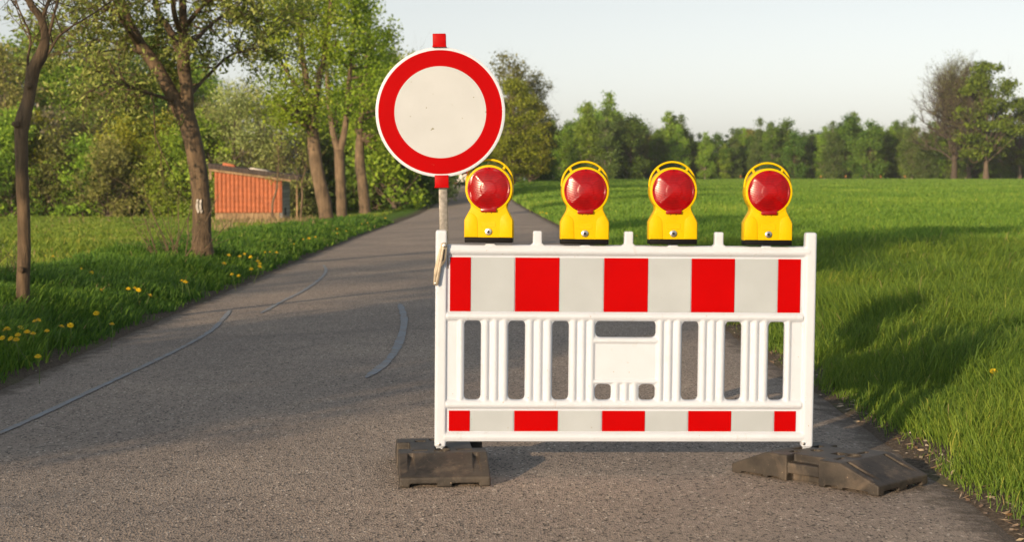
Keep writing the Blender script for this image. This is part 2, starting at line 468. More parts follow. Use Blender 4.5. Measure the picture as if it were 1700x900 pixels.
def road_z(X, Y):
    u = np.abs(X - centre(Y))
    return land(X, Y) + .0 - .03 * np.clip((u - 2.55) / .27, 0, 1) + .018 * (1 - (u / 2.8) ** 2)
sheet('road', ysr, us_road, road_z, M['asphalt'], ('edge', lambda X, Y, U: np.interp(np.abs(U), [1.9, 2.6], [0, 1])), None, ('rim', lambda X, Y, U: np.interp(np.abs(U), [2.2, 2.65], [0, .6])))

def road_ribbon(name, px_pts, w, m, lift=.005):
    P = np.array([on_land(px, py) for px, py in px_pts])
    P = smooth_path(np.c_[P, np.ones(len(P))], 8)[:, :3]
    tg = np.gradient(P[:, :2], axis=0); tg /= np.linalg.norm(tg, axis=1)[:, None]
    nr = np.c_[-tg[:, 1], tg[:, 0]]
    k = len(P)
    ww = w * (.8 + .4 * RNG.random(k)) * np.minimum(1, np.minimum(np.arange(k) + 1.2, k - np.arange(k) + .2) / 3)
    V = []
    for s in (-.5, .5):
        q = P[:, :2] + nr * (ww * s)[:, None]
        V.append(np.c_[q, road_z(q[:, 0], q[:, 1]) + lift])
    v = np.concatenate(V)
    F = [(i, i + 1, k + i + 1, k + i) for i in range(k - 1)]
    me = bpy.data.meshes.new(name); me.from_pydata(v.tolist(), [], F)
    return tag(link(name, me, m), kind='structure')
road_ribbon('crack_seal', [(664, 508), (671, 535), (664, 570), (645, 603), (608, 633)], .065, M['bitumen'])
road_ribbon('crack_seal', [(-40, 742), (60, 697), (150, 654), (240, 611), (310, 576), (350, 552), (370, 532), (382, 517)], .045, M['bitumen'])
road_ribbon('crack_seal', [(433, 523), (470, 502), (505, 484), (530, 466), (541, 452), (537, 441)], .045, M['bitumen'])
M['crack'] = simple('crack', (.10, .105, .11), .8)
road_ribbon('road_crack', [(330, 561), (420, 562), (500, 559), (560, 556), (620, 553), (700, 550), (760, 553)], .012, M['crack'], .004)
road_ribbon('road_crack', [(380, 590), (420, 584), (470, 586), (540, 575), (600, 572)], .008, M['crack'], .004)

# ------------------------------------------------------------------ warning barrier
S = 366.0
bL = at(730, 742, 7.28)
BROT = (0, R(0.5), R(2.7))
barrier = empty('road_barrier', bL, BROT)
tag(barrier, 'white plastic road closure barrier with red and white striped bands across the road', 'barrier')
BM = Matrix.Translation(Vector(bL)) @ Matrix.Rotation(BROT[2], 4, 'Z') @ Matrix.Rotation(BROT[1], 4, 'Y')
def bx(px): return (px - 730) / 365.6
def bz(py): return (742 - py) / S
def voxelise(name, bm, voxel, mat_, parent, iters=4, fac=.5):
    """fuse overlapping pieces into one moulded skin with soft fillets"""
    bmesh.ops.recalc_face_normals(bm, faces=bm.faces)
    me = bpy.data.meshes.new('tmp'); bm.to_mesh(me); bm.free()
    o = bpy.data.objects.new('tmp', me); COL.objects.link(o)
    md = o.modifiers.new('r', 'REMESH'); md.mode = 'VOXEL'; md.voxel_size = voxel
    sm = o.modifiers.new('s', 'SMOOTH'); sm.iterations = iters; sm.factor = fac
    dg = bpy.context.evaluated_depsgraph_get()
    me2 = bpy.data.meshes.new_from_object(o.evaluated_get(dg))
    bpy.data.objects.remove(o)
    me2.name = name
    return link(name, me2, mat_, parent, 180)
bm = bmesh.new()
def hbar(x0, x1, y0, y1, depth): add_ell(bm, (bx(x0), 0, bz((y0 + y1) / 2)), (bx(x1), 0, bz((y0 + y1) / 2)), (y1 - y0) / 2 / S, depth)
def vrib(x0, x1, y0, y1, depth): add_ell(bm, (bx((x0 + x1) / 2), 0, bz(y1)), (bx((x0 + x1) / 2), 0, bz(y0)), (x1 - x0) / 2 / 365.6, depth)
def plate(x0, x1, y0, y1, t=.013): add_box(bm, bx(x0), bx(x1), -t, t, bz(y1), bz(y0))
for x0, x1 in ((721, 740.5), (1338, 1357.5)):
    add_box(bm, bx(x0), bx(x1), -.027, .027, bz(742), bz(379), .011, 3)
for px in (730, 1348): add_box(bm, bx(px - 6), bx(px + 6), -.016, .016, bz(760), bz(735), .004, 2)
hbar(732, 1345, 402.5, 421.5, .030); add_box(bm, bx(735), bx(1342), -.024, .024, bz(416), bz(403.5), .006)
plate(735, 1342, 412, 530)
hbar(741, 1337, 514.5, 529.5, .029); add_box(bm, bx(738), bx(1340), -.021, .021, bz(529), bz(515.5), .005)
hbar(741, 1337, 662, 678, .028); add_box(bm, bx(738), bx(1340), -.021, .021, bz(676), bz(663), .005)
plate(735, 1342, 668, 726)
hbar(738, 1340, 715.5, 733.5, .029); add_box(bm, bx(736), bx(1341), -.024, .024, bz(732.5), bz(718), .006)
slots = [(770, 797), (843.5, 870.5), (917, 943.5), (1134, 1161), (1207, 1233.5), (1280, 1306.5)]
plate(735, 770, 522, 670); plate(1306.5, 1342, 522, 670)
vrib(757.5, 770, 522, 670, .022); vrib(1306.5, 1319, 522, 670, .022)
cols = [(797, 843.5), (870.5, 917), (943.5, 989), (1089, 1134), (1161, 1207), (1233.5, 1280)]
for x0, x1 in cols:
    plate(x0 + 1, x1 - 1, 522, 670, .012)
    w = (x1 - x0) / 3
    for k in range(3): vrib(x0 + k * w + .2, x0 + (k + 1) * w - .2, 522, 670, .024)
plate(987, 1091, 558, 634, .014); hbar(986, 1092, 556.5, 568, .023); hbar(986, 1092, 627, 636, .022)
plate(1015.5, 1062, 630, 670, .012)
for k in range(3): vrib(1015.5 + k * 15.5 + .2, 1015.5 + (k + 1) * 15.5 - .2, 630, 670, .022)
def corner(px, py, sx, sy, r=6):
    c = (px + sx * r, py + sy * r)
    poly = [(px - sx * 2, py - sy * 2), (px + sx * r, py - sy * 2)] + [(c[0] - sx * r * math.sin(a), c[1] - sy * r * math.cos(a)) for a in np.linspace(0, math.pi / 2, 6)] + [(px - sx * 2, py + sy * r)]
    add_prism(bm, [(bx(a), bz(b)) for a, b in poly], -.012, .012)
for x0, x1, y0, y1 in [(a, b, 529.5, 662) for a, b in slots] + [(989, 1089, 529.5, 556.5), (989, 1015.5, 636, 662), (1062, 1089, 636, 662)]:
    for px, sx in ((x0, 1), (x1, -1)):
        for py, sy in ((y0, 1), (y1, -1)): corner(px, py, sx, sy)
for px in (890, 1042, 1193):
    add_box(bm, bx(px - 7.5), bx(px + 7.5), -.02, .02, bz(410), bz(379.5), .005, 2)
    add_box(bm, bx(px - 10.5), bx(px + 10.5), -.022, .022, bz(410), bz(401), .005, 2)
for px in (812, 969.5, 1116, 1272.5):
    add_box(bm, bx(px - 8), bx(px + 8), -.023, .023, bz(410), bz(400.5), .004, 2)
panel = voxelise('panel', bm, .0036, M['white_plastic'], barrier, 3, .5)
edges = [745, 780, 853, 927, 1001, 1075, 1147.5, 1220.5, 1293, 1331.5]
edges2 = [744.5, 780, 853.5, 927, 1000.5, 1073, 1145.5, 1218.5, 1291, 1328]
for ed, y0, y1 in ((edges, 424, 514), (edges2, 680.5, 715)):
    for i in range(9):
        bm = bmesh.new()
        red = i % 2 == 0
        add_box(bm, bx(ed[i] + .3), bx(ed[i + 1] - (.3 if red else .9)), -.0172, -.0125, bz(y1), bz(y0), .0006, 1)
        from_bm('red_stripe' if red else 'white_stripe', bm, M['red_sheet'] if red else M['grey_white_sheet'], barrier)
def screw(name, c, r, parent, m='steel', dep=.004):
    b = bmesh.new(); add_disc(b, (c[0], c[1] - dep, c[2]), r, dep + .004, 16, .0012)
    o = from_bm(name, b, M[m], parent); return o
for px, py in ((729.5, 736.5), (1341.5, 735)):
    screw('screw', (bx(px), -.027, bz(py)), .0068, barrier)
# hinged latch lever at the top of the near post: two flat links with a slot
lev = empty('latch_lever', (0, 0, 0)); lev.parent = barrier
bm = bmesh.new()
def lp(pts): return [(bx(a), bz(b)) for a, b in pts]
add_prism(bm, lp([(730.5, 401), (734, 399.5), (736.5, 401), (727, 436), (722.5, 469), (720, 471), (717.5, 469), (719, 445), (723.5, 425)]), -.040, -.030, .0015)
from_bm('lever_arm', bm, M['lever_metal'], lev)
bm = bmesh.new()
outer = [(733, 401), (736.5, 399), (740, 401), (740.5, 407), (738.5, 428), (735, 434), (730.5, 440), (726, 469), (722.5, 471), (721.5, 466), (726, 438), (728, 430)]
add_prism(bm, lp(outer), -.052, -.043, .0015)
from_bm('lever_plate', bm, M['lever_metal'], lev)
bm = bmesh.new(); add_prism(bm, lp([(734.5, 410), (736.8, 410), (735, 428), (731.8, 431)]), -.0535, -.0515)
from_bm('lever_slot', bm, M['dark_hole'], lev)
screw('pivot_bolt', (bx(735.8), -.052, bz(404.5)), .009, lev, 'steel', .006)
screw('pivot_bolt', (bx(721.5), -.043, bz(467)), .005, lev, 'steel', .004)

# ------------------------------------------------------------------ warning lamps
def make_lamp():
    """origin at the middle of the lamp's foot, front towards -y"""
    q = 1 / 366.0
    root = empty('warning_lamp', (0, 0, 0))
    zc = 88.6 * q                                    # lens centre above the foot
    bm = bmesh.new()                               # flat bottomed housing with narrow waist
    half = [(40.5, 7), (40.5, 36.5), (38.5, 41), (32, 52.5), (29.5, 58), (31, 66), (35, 72)]
    poly = [(x * q, z * q) for x, z in half] + [(-x * q, z * q) for x, z in half[::-1]]
    add_prism(bm, poly, -.040, .040, .006, 3)
    add_disc(bm, (0, -.043, zc), 39.3 * q, .086, 56, .004)
    hs = from_bm('housing', bm, M['yellow_plastic'], root)
    for s in (-1, 1):                              # raised shoulder pieces left and right of the lock
        bm = bmesh.new()
        p = [(17.5, 8.5), (39.3, 8.5), (39.3, 36), (33, 48.5), (28, 48), (21.5, 43.5), (19, 38)]
        p = [(s * x * q, z * q) for x, z in p]
        add_prism(bm, p if s > 0 else p[::-1], -.0425, -.036, .0018, 2)
        from_bm('side_panel', bm, M['yellow_plastic'], hs)
    bm = bmesh.new(); add_box(bm, -12 * q, 12 * q, -.0412, -.036, 25 * q, 34.5 * q, .001, 1)
    from_bm('label_field', bm, M['yellow_plastic'], hs)
    for x in (-4.5, 4.5): screw('vent_hole', (x * q, -.0395, 49 * q), .0028, hs, 'dark_hole', .001)
    # carrying handle: an arc above the lens ring with two struts
    V, F = [], []
    a = np.linspace(R(-4), R(184), 40)
    zz = 98.1 * q
    tube(V, F, np.c_[38.6 * q * np.cos(a), 0 * a, zz + 38.6 * q * np.sin(a)], np.full(40, 1.8 * q), 10)
    for s in (-1, 1):
        x1, z1 = 22 * s * q, zc + 31 * q; x2, z2 = 26.0 * s * q, zc + 38 * q
        tube(V, F, np.array([[x1, 0, z1], [(x1 + x2) / 2, 0, (z1 + z2) / 2], [x2, 0, z2]]), [2.6 * q] * 3, 8)
    me = vf_mesh('handle', V, F)
    for v in me.vertices: v.co.y *= .8
    link('handle', me, M['yellow_plastic'], root, 60)
    # red lens, a creased dome on both faces
    for sgn in (-1, 1):
        nr, na = 22, 72
        Rl = 36.6 * q
        V = [np.array([[0, sgn * (.043 + .0202), zc]])]; F = []
        ring = []
        for i in range(1, nr + 1):
            r = Rl * i / nr
            th = np.arange(na) * 2 * np.pi / na
            x, z = r * np.cos(th), r * np.sin(th)
            mx = np.maximum(abs(x), abs(z)) * 1.16
            k = np.clip(.66 * mx / Rl + .34 * r / Rl, 0, 1.0)
            h = .019 * (1 - k ** 2) + .0012 * (1 / (1 + np.exp((r / Rl - .30) * 50)))
            if .32 < r / Rl < .88: h = h + .0006 * (np.abs(abs(x) - abs(z)) < .002)
            if i == 7: h = h + .001
            if i == nr: h = h * 0 - .004
            if i == nr - 1: h = h * .0 + .003
            if i == nr - 2: h = h * .0 + .0035
            V.append(np.c_[x, sgn * (.043 + h), zc + z])
        for i in range(na): F.append((0, 1 + i, 1 + (i + 1) % na))
        for i in range(nr - 1):
            for k in range(na):
                F.append((1 + i * na + k, 1 + i * na + (k + 1) % na, 1 + (i + 1) * na + (k + 1) % na, 1 + (i + 1) * na + k))
        if sgn > 0: F = [f[::-1] for f in F]
        me = vf_mesh('lens', V, F)
        ln = link('lens', me, M['red_lens'], root, 32)
        if sgn < 0:
            bm = bmesh.new(); add_box(bm, -13 * q, 13 * q, -.055, -.040, zc - 38.5 * q, zc - 32.5 * q, .002, 2)
            from_bm('lens_tab', bm, M['red_lens'], ln)
            for dg in (90, 2, 178, 244, 296): screw('screw', (34.2 * q * math.cos(R(dg)), -.0465, zc + 34.2 * q * math.sin(R(dg))), .0026, ln, 'black_plastic', .0015)
    bm = bmesh.new(); add_box(bm, -39.5 * q, 39.5 * q, -.046, .046, -.5 * q, 8.2 * q, .003, 2)
    from_bm('base', bm, M['black_plastic'], root)
    bm = bmesh.new(); add_disc(bm, (0, -.0465, 17.5 * q), 5.8 * q, .012, 24, .002)
    lk = from_bm('lock', bm, M['steel'], root)
    bm = bmesh.new(); add_disc(bm, (0, -.0478, 17.5 * q), 2.6 * q, .004, 6)
    from_bm('key_socket', bm, M['dark_hole'], lk)
    return root
lamp = make_lamp()
LW = ['leftmost amber warning lamp with red lens, overlapping the round sign',
      'yellow warning lamp with red lens, second along the barrier from the sign',
      'yellow warning lamp with red lens, third along the barrier from the sign',
      'rightmost yellow warning lamp with red lens, farthest from the round sign']
LW[0] = 'leftmost yellow warning lamp with red lens, overlapping the round sign'
for i, (px, py, yaw) in enumerate(((812, 402, -4), (969.5, 405, 2), (1115.5, 405, 2.5), (1272.5, 406.5, 2))):
    o = lamp if i == 0 else copy_tree(lamp)
    o.location = BM @ Vector((bx(px), 0, bz(py) - .0))
    o.location.z = at(px, py, o.location.y)[2]; o.location.x = at(px, py, o.location.y)[0]
    o.rotation_euler = (R(-1), R([.5, .8, .3, .6][i]), R(yaw))
    tag(o, LW[i], 'warning lamp', 'warning lamps on top of the barrier')

# ------------------------------------------------------------------ prohibition sign on its pole
sp = BM @ Vector((bx(735), .002, bz(400)))
sign = empty('traffic_sign', sp, (0, R(-0.9), R(1)))
tag(sign, 'round white no entry for vehicles sign with red ring on galvanised post', 'traffic sign')
SP = Matrix.Translation(sp) @ Matrix.Rotation(R(1), 4, 'Z') @ Matrix.Rotation(R(-.9), 4, 'Y')
def sl(px, py, depth):  # photo pixel to the sign's own frame
    return SP.inverted() @ Vector(at(px, py, depth))
c = sl(731, 186, sp.y - .03)
RS = 107.2 * (sp.y - .03) / FPX
bm = bmesh.new(); add_box(bm, -.0195, .0195, -.0195, .0195, -.12, sl(731, 62, sp.y)[2], .004, 2)
from_bm('post', bm, M['zinc'], sign)
bm = bmesh.new()
n = 96
rings = []
prof = [(0, 0, 0), (.708, 0, 0), (.955, 0, 1), (.985, -.0, 2), (1.0, .002, 2), (1.0, .010, 2), (.99, .012, 2), (.0, .012, 2)]
prev = None
for r_, dy, mi in prof:
    ring = [bm.verts.new((c.x + RS * r_ * math.cos(2 * math.pi * k / n), c.y + dy, c.z + RS * r_ * math.sin(2 * math.pi * k / n))) for k in range(n)] if r_ > 0 else [bm.verts.new((c.x, c.y + dy, c.z))]
    if prev:
        for k in range(n):
            k2 = (k + 1) % n
            if len(prev) == 1: f = bm.faces.new((prev[0], ring[k], ring[k2]))
            elif len(ring) == 1: f = bm.faces.new((prev[k], ring[0], prev[k2]))
            else: f = bm.faces.new((prev[k], ring[k], ring[k2], prev[k2]))
            f.material_index = mi
    prev = ring
from_bm('sign_disc', bm, [M['sign_white'], M['sign_red'], M['white_plastic']], sign, 30)
for (px0, px1, py0, py1) in ((718.5, 740, 55, 78), (722, 744.5, 290.5, 312)):
    a = sl(px0, py1, sp.y - .04); b = sl(px1, py0, sp.y - .04)
    bm = bmesh.new()
    add_box(bm, a.x, b.x, -.046, .026, a.z, b.z, .003, 2)
    zi = (b.z - a.z)
    add_box(bm, a.x - .002, b.x + .002, -.048, .028, a.z + .0 * zi, a.z + .12 * zi, .002, 1)
    from_bm('clip', bm, M['clip_red'], sign)

# ------------------------------------------------------------------ rubber foot plates
def make_foot():
    """0.79 long (y), 0.40 wide (x), 0.12 high, ramps at both ends, notched sides, sockets on top"""
    def mk(bm):
        bmesh.ops.recalc_face_normals(bm, faces=bm.faces)
        me = bpy.data.meshes.new('t'); bm.to_mesh(me); bm.free()
        o = bpy.data.objects.new('t', me); COL.objects.link(o); return o
    bm = bmesh.new()
    prof = [(-.395, 0), (.395, 0), (.395, .045), (.375, .052), (.20, .120), (-.20, .120), (-.375, .052), (-.395, .045)]
    a = [bm.verts.new((-.20, y, z)) for y, z in prof]; b = [bm.verts.new((.20, y, z)) for y, z in prof]
    bm.faces.new(a); bm.faces.new(b[::-1])
    for i in range(len(prof)): bm.faces.new((a[i], a[(i + 1) % 8], b[(i + 1) % 8], b[i]))
    bmesh.ops.recalc_face_normals(bm, faces=bm.faces)
    bmesh.ops.bevel(bm, geom=[e for e in bm.edges if e.calc_face_angle(0) > .3], offset=.006, segments=2, affect='EDGES', profile=.5)
    body = mk(bm)
    cut = bmesh.new()
    for s in (-1, 1):
        # hand holds in the long sides
        add_box(cut, s * .20 - .060, s * .20 + .060, -.085, .085, .084, .2)
        add_box(cut, s * .20 - .012, s * .20 + .012, -.0855, .0855, .03, .0845)
        add_box(cut, s * .20 - .055, s * .20 + .055, -.086, .086, -.05, .036)
        # cut-outs under the long sides and the ends
        for y0, y1 in ((-.34, -.21), (-.185, -.12), (.12, .19), (.215, .34)):
            add_box(cut, s * .20 - .06, s * .20 + .06, y0, y1, -.05, .014)
        for x0, x1 in ((-.155, -.035), (.03, .15)):
            add_box(cut, x0, x1, s * .395 - .06, s * .395 + .06, -.05, .017)
        # tapered grooves and shallow field on each ramp
        for x in (-.145, .145):
            cv = []
            for (dx, y, z) in ((-.020, .385, .050), (.020, .385, .050), (.012, .20, .112), (-.012, .20, .112)):
                cv.append((x + dx * 1.0, s * y, z))
            lo = [cut.verts.new((x_, y_, z_ - (.0 if abs(y_) > .3 else .012))) for x_, y_, z_ in cv]
            hi = [cut.verts.new((x_, y_, z_ + .1)) for x_, y_, z_ in cv]
            cut.faces.new(lo); cut.faces.new(hi[::-1])
            for i in range(4): cut.faces.new((lo[i], hi[i], hi[(i + 1) % 4], lo[(i + 1) % 4]))
    for x, y, w, d in ((-.0, .155, .045, .02), (.0, -.06, .03, .03), (-.09, .12, .025, .02), (.09, .12, .03, .02), (.10, -.12, .035, .012), (-.1, -.13, .035, .012)):
        add_box(cut, x - w, x + w, y - d, y + d, .07, .3)
    nn = 24
    for x, y, r_ in ((0, -.135, .030), (.0, .06, .028)):
        vs = [[cut.verts.new((x + r_ * math.cos(2 * math.pi * k / nn), y + r_ * math.sin(2 * math.pi * k / nn), z)) for k in range(nn)] for z in (.06, .3)]
        cut.faces.new(vs[0]); cut.faces.new(vs[1][::-1])
        for k in range(nn): cut.faces.new((vs[0][k], vs[1][k], vs[1][(k + 1) % nn], vs[0][(k + 1) % nn]))
    cutter = mk(cut)
    md = body.modifiers.new('b', 'BOOLEAN'); md.operation = 'DIFFERENCE'; md.object = cutter; md.solver = 'EXACT'; md.use_self = True
    md = body.modifiers.new('r', 'REMESH'); md.mode = 'VOXEL'; md.voxel_size = .0035
    md = body.modifiers.new('s', 'SMOOTH'); md.iterations = 2; md.factor = .5
    dg = bpy.context.evaluated_depsgraph_get()
    me = bpy.data.meshes.new_from_object(body.evaluated_get(dg)); me.name = 'plate'
    bpy.data.objects.remove(body); bpy.data.objects.remove(cutter)
    root = empty('foot_plate', (0, 0, 0))
    link('plate', me, M['rubber'], root, 180)
    # round socket rim
    V, F = [], []
    a = np.linspace(0, 2 * np.pi, 33)
    tube(V, F, np.c_[.036 * np.cos(a), -.135 + .036 * np.sin(a), np.full(33, .1205)], np.full(33, .0035), 6)
    link('socket_rim', vf_mesh('socket_rim', V, F), M['rubber'], root, 60)
    return root
foot = make_foot()
foot.location = (-.330, 7.365, float(road_z(-.33, 7.37))); foot.rotation_euler = (0, 0, R(5.5))
tag(foot, 'black rubber foot plate under the sign post, its short end facing the viewer', 'foot plate', 'foot plates of the barrier')
f2 = copy_tree(foot)
f2.location = (1.435, 7.235, float(road_z(1.435, 7.235))); f2.rotation_euler = (0, 0, R(44.5))
tag(f2, 'black rubber foot plate turned diagonally beside the grassy verge', 'foot plate', 'foot plates of the barrier')

# ------------------------------------------------------------------ grass
def blades(name, xy, h, w, tint, m, rng, lean=.35, tall=True):
    n = len(xy)
    x, y = xy[:, 0], xy[:, 1]
    z = ground_z(x, y) - .01
    ang = rng.random(n) * 2 * np.pi
    la = 2.6 * wob(x, y, .8, 7) + 1.5 * wob(x, y, 2.4, 9) + rng.normal(size=n) * 1.25 + .6
    ln = lean * h * (.3 + rng.random(n))
    dx, dy = np.cos(la) * ln, np.sin(la) * ln
    wx, wy = np.cos(ang) * w * .5, np.sin(ang) * w * .5
    lev = [(0, 1.0, 0), (.45, .95, .22), (.8, .6, .62)] if tall else [(0, 1, 0), (.6, .8, .4)]
    P = []
    for t, ww, b in lev:
        for s in (-1, 1):
            P.append(np.stack([x + dx * b + s * wx * ww, y + dy * b + s * wy * ww, z + h * t], 1))
    P.append(np.stack([x + dx, y + dy, z + h * (1 - .25 * lean)], 1))
    k = len(P)
    v = np.stack(P, 1).reshape(-1, 3)
    quads = [(2 * i, 2 * i + 1, 2 * i + 3, 2 * i + 2) for i in range(len(lev) - 1)]
    tri = (k - 3, k - 2, k - 1)
    pat = np.array([i for q_ in quads for i in q_] + list(tri))
    starts = np.array([4 * i for i in range(len(quads))] + [4 * len(quads)])
    nl = len(pat)
    me = bpy.data.meshes.new(name)
    me.vertices.add(len(v)); me.loops.add(nl * n); me.polygons.add(len(starts) * n)
    me.vertices.foreach_set('co', v.astype(np.float32).ravel())
    me.loops.foreach_set('vertex_index', (pat[None] + (np.arange(n) * k)[:, None]).astype(np.int32).ravel())
    me.polygons.foreach_set('loop_start', (starts[None] + (np.arange(n) * nl)[:, None]).astype(np.int32).ravel())
    a = me.attributes.new('tint', 'FLOAT', 'POINT')
    a.data.foreach_set('value', np.repeat(tint, k).astype(np.float32))
    me.update(calc_edges=True)
    return link(name, me, m)
def scatter(side, y0, y1, dens, rng, wfun, margin=2.5):
    """random points of the verge and field on one side; dens(y) per square metre"""
    out = []
    edges_ = np.geomspace(y0, y1, 60)
    for a, b in zip(edges_[:-1], edges_[1:]):
        wdt = wfun(b)
        if wdt <= 0: continue
        n = int(dens((a + b) / 2) * (b - a) * wdt)
        yy = a + (b - a) * rng.random(n); uu = HALF + .03 + wdt * rng.random(n)
        out.append(np.c_[centre(yy) + side * uu, yy])
    return np.concatenate(out)
rng = np.random.default_rng(11)
def keep(xy, rng):
    u = np.abs(xy[:, 0] - centre(xy[:, 1])) - HALF
    p = np.clip((u - .04 + .16 * wob(xy[:, 0], xy[:, 1], 2.2)) / .24, .04, 1)
    return xy[rng.random(len(xy)) < p]
# right-hand verge and field
xy = keep(scatter(1, 5.0, 26, lambda d: min(10500, 10500 * (8 / d) ** 1.65), rng, lambda d: .34 * d + 1.5 - 1.6), rng)
u = xy[:, 0] - centre(xy[:, 1]) - HALF
cl = wob(xy[:, 0], xy[:, 1], 1.15) + .6 * wob(xy[:, 0], xy[:, 1], 3.3, 2)
h = (.03 + .27 * np.clip(u / .9, 0, 1) ** .8) * (1 + .34 * cl) * (.4 + .8 * rng.random(len(xy)) ** 1.3 + .35 * (rng.random(len(xy)) < .06))
t = np.clip(.42 + .20 * wob(xy[:, 0], xy[:, 1], .8, 5) + .17 * rng.normal(size=len(xy)), 0, .95); t[rng.random(len(xy)) < .006] = 1
tag(blades('verge_grass', xy, h, .0019 + .00032 * xy[:, 1], t, M['grass'], rng, .55), 'long green grass on the verge right of the barrier', 'grass', kind='stuff')
xy = scatter(1, 26, 260, lambda d: 420 * (26 / d) ** 1.75, rng, lambda d: .34 * d + 2)
cl = wob(xy[:, 0], xy[:, 1], .5)
h = .23 * (1 + .2 * cl) * (.6 + .6 * rng.random(len(xy)))
t = np.clip(.5 + .15 * wob(xy[:, 0], xy[:, 1] * .4, .3, 5) + .16 * rng.normal(size=len(xy)), 0, .95)
tag(blades('field_grass', xy, h, .0045 + .00075 * xy[:, 1], t, M['grass'], rng, .4, False), 'even green crop covering the wide field on the right', 'grass', kind='stuff')
# left verge
xy = keep(scatter(-1, 7.5, 60, lambda d: min(5000, 5000 * (9 / d) ** 1.6), rng, lambda d: 2.6 if d > 13 else 1.9), rng)
u = -(xy[:, 0] - centre(xy[:, 1])) - HALF
cl = wob(xy[:, 0], xy[:, 1], 1.0, 3) + .7 * wob(xy[:, 0], xy[:, 1], 2.7, 1)
h = (.06 + .19 * np.clip(u / .8, 0, 1) ** .8) * (1 + .35 * cl) * (.5 + .75 * rng.random(len(xy)))
t = np.clip(.32 + .18 * wob(xy[:, 0], xy[:, 1], .9, 4) + .16 * rng.normal(size=len(xy)), 0, .95); t[rng.random(len(xy)) < .008] = 1
tag(blades('verge_grass', xy, h, .0045 + .0006 * xy[:, 1], t, M['grass'], rng, .6), 'tufted green grass on the verge left of the road', 'grass', kind='stuff')
# left meadow
xy = scatter(-1, 13, 125, lambda d: 700 * (14 / d) ** 1.6, rng, lambda d: max(.5, .335 * d - 1.5))
xy = xy[np.abs(xy[:, 0] - centre(xy[:, 1])) - HALF > 1.8]
cl = wob(xy[:, 0], xy[:, 1], .45, 3)
h = .15 * (1 + .4 * cl) * (.5 + .8 * rng.random(len(xy)))
t = np.clip(.60 + .18 * wob(xy[:, 0], xy[:, 1] * .5, .5, 2) + .15 * rng.normal(size=len(xy)), 0, .95); t[rng.random(len(xy)) < .015] = 1
tag(blades('meadow_grass', xy, h, .0055 + .0008 * xy[:, 1], t, M['grass'], rng, .5, False), 'short sunny meadow grass between the hedge and the road', 'grass', kind='stuff')
# pale dry stalks by the shed and along the verge trees
pts = []
for px, py, sx, sy, n in ((400, 375, 38, 5, 420), (455, 378, 25, 6, 300), (372, 395, 22, 8, 260), (500, 378, 25, 6, 260), (205, 374, 130, 2, 40), (315, 425, 25, 12, 70), (520, 390, 18, 5, 60)):
    for _ in range(n):
        p = on_land(px + random.gauss(0, sx * .6), py + random.gauss(0, sy * .6)); pts.append(p[:2])
xy = np.array(pts)
tag(blades('dry_grass', xy, (.12 + .36 * rng.random(len(xy)) ** 1.8), .005 + .0005 * xy[:, 1], rng.random(len(xy)), M['dry_grass'], rng, .4), 'pale dry grass stalks in front of the red tiled shed', 'dry grass', kind='stuff')

# gravel and debris along the road edge
V, F = [], []
rg = np.random.default_rng(5)
for side, n in ((1, 1500), (-1, 900)):
    for _ in range(n):
        y = 5 + 22 * rg.random() ** 1.8; uu = HALF + .02 + abs(rg.normal(0, .17))
        x = float(centre(y)) + side * uu; s = .003 + .008 * rg.random() ** 2.5
        z = max(float(ground_z(x, y)), float(road_z(x, y)) if uu < 2.8 else -9)
        p = np.array([[1, 0, 0], [-.5, .8, 0], [-.6, -.8, 0], [0, 0, .8], [0, 0, -.5]]) * s * (1 + .5 * rg.normal(size=(5, 3)))
        b0 = sum(map(len, V)) if False else 5 * len(V)
        V.append(p + [x, y, z + s * .3])
        F += [(b0, b0 + 1, b0 + 3), (b0 + 1, b0 + 2, b0 + 3), (b0 + 2, b0, b0 + 3), (b0 + 1, b0, b0 + 4), (b0 + 2, b0 + 1, b0 + 4), (b0, b0 + 2, b0 + 4)]
gm, N_, L_, b_ = mat('gravel')
gi = N_.new('ShaderNodeNewGeometry')
L_.new(ramp(N_, L_, gi.outputs['Random Per Island'], [(0, (.05, .045, .04)), (.5, (.13, .11, .085)), (.85, (.22, .17, .11)), (1, (.48, .45, .40))]).outputs[0], b_.inputs['Base Color'])
b_.inputs['Roughness'].default_value = .9
tag(link('gravel', vf_mesh('gravel', V, F), gm), 'loose grit and crumbs along the asphalt edges', 'gravel', kind='stuff')
V, F = [], []
for _ in range(620):
    y = 5.5 + 9 * rg.random() ** 1.5; x = float(centre(y)) + HALF - .02 + abs(rg.normal(0, .22))
    z = max(float(ground_z(x, y)), float(road_z(x, y)) if x - float(centre(y)) < 2.8 else -9) + .010
    a_ = rg.random() * 6.28; l = .012 + .03 * rg.random(); ww = .003 + .012 * rg.random() * (l < .03)
    d = np.array([math.cos(a_), math.sin(a_), .2 * rg.normal()]); e = np.array([-d[1], d[0], .3 * rg.normal()])
    b0 = 4 * len(V); V.append(np.array([-d * l, e * ww, d * l, -e * ww]) + [x, y, z]); F.append((b0, b0 + 1, b0 + 2, b0 + 3))
lm, N_, L_, b_ = mat('litter')
gi = N_.new('ShaderNodeNewGeometry')
L_.new(ramp(N_, L_, gi.outputs['Random Per Island'], [(0, (.10, .06, .03)), (.5, (.28, .18, .09)), (1, (.5, .42, .28))]).outputs[0], b_.inputs['Base Color'])
tag(link('leaf_litter', vf_mesh('leaf_litter', V, F), lm), 'dead leaves and straw on the soil beside the verge', 'leaf litter', kind='stuff')

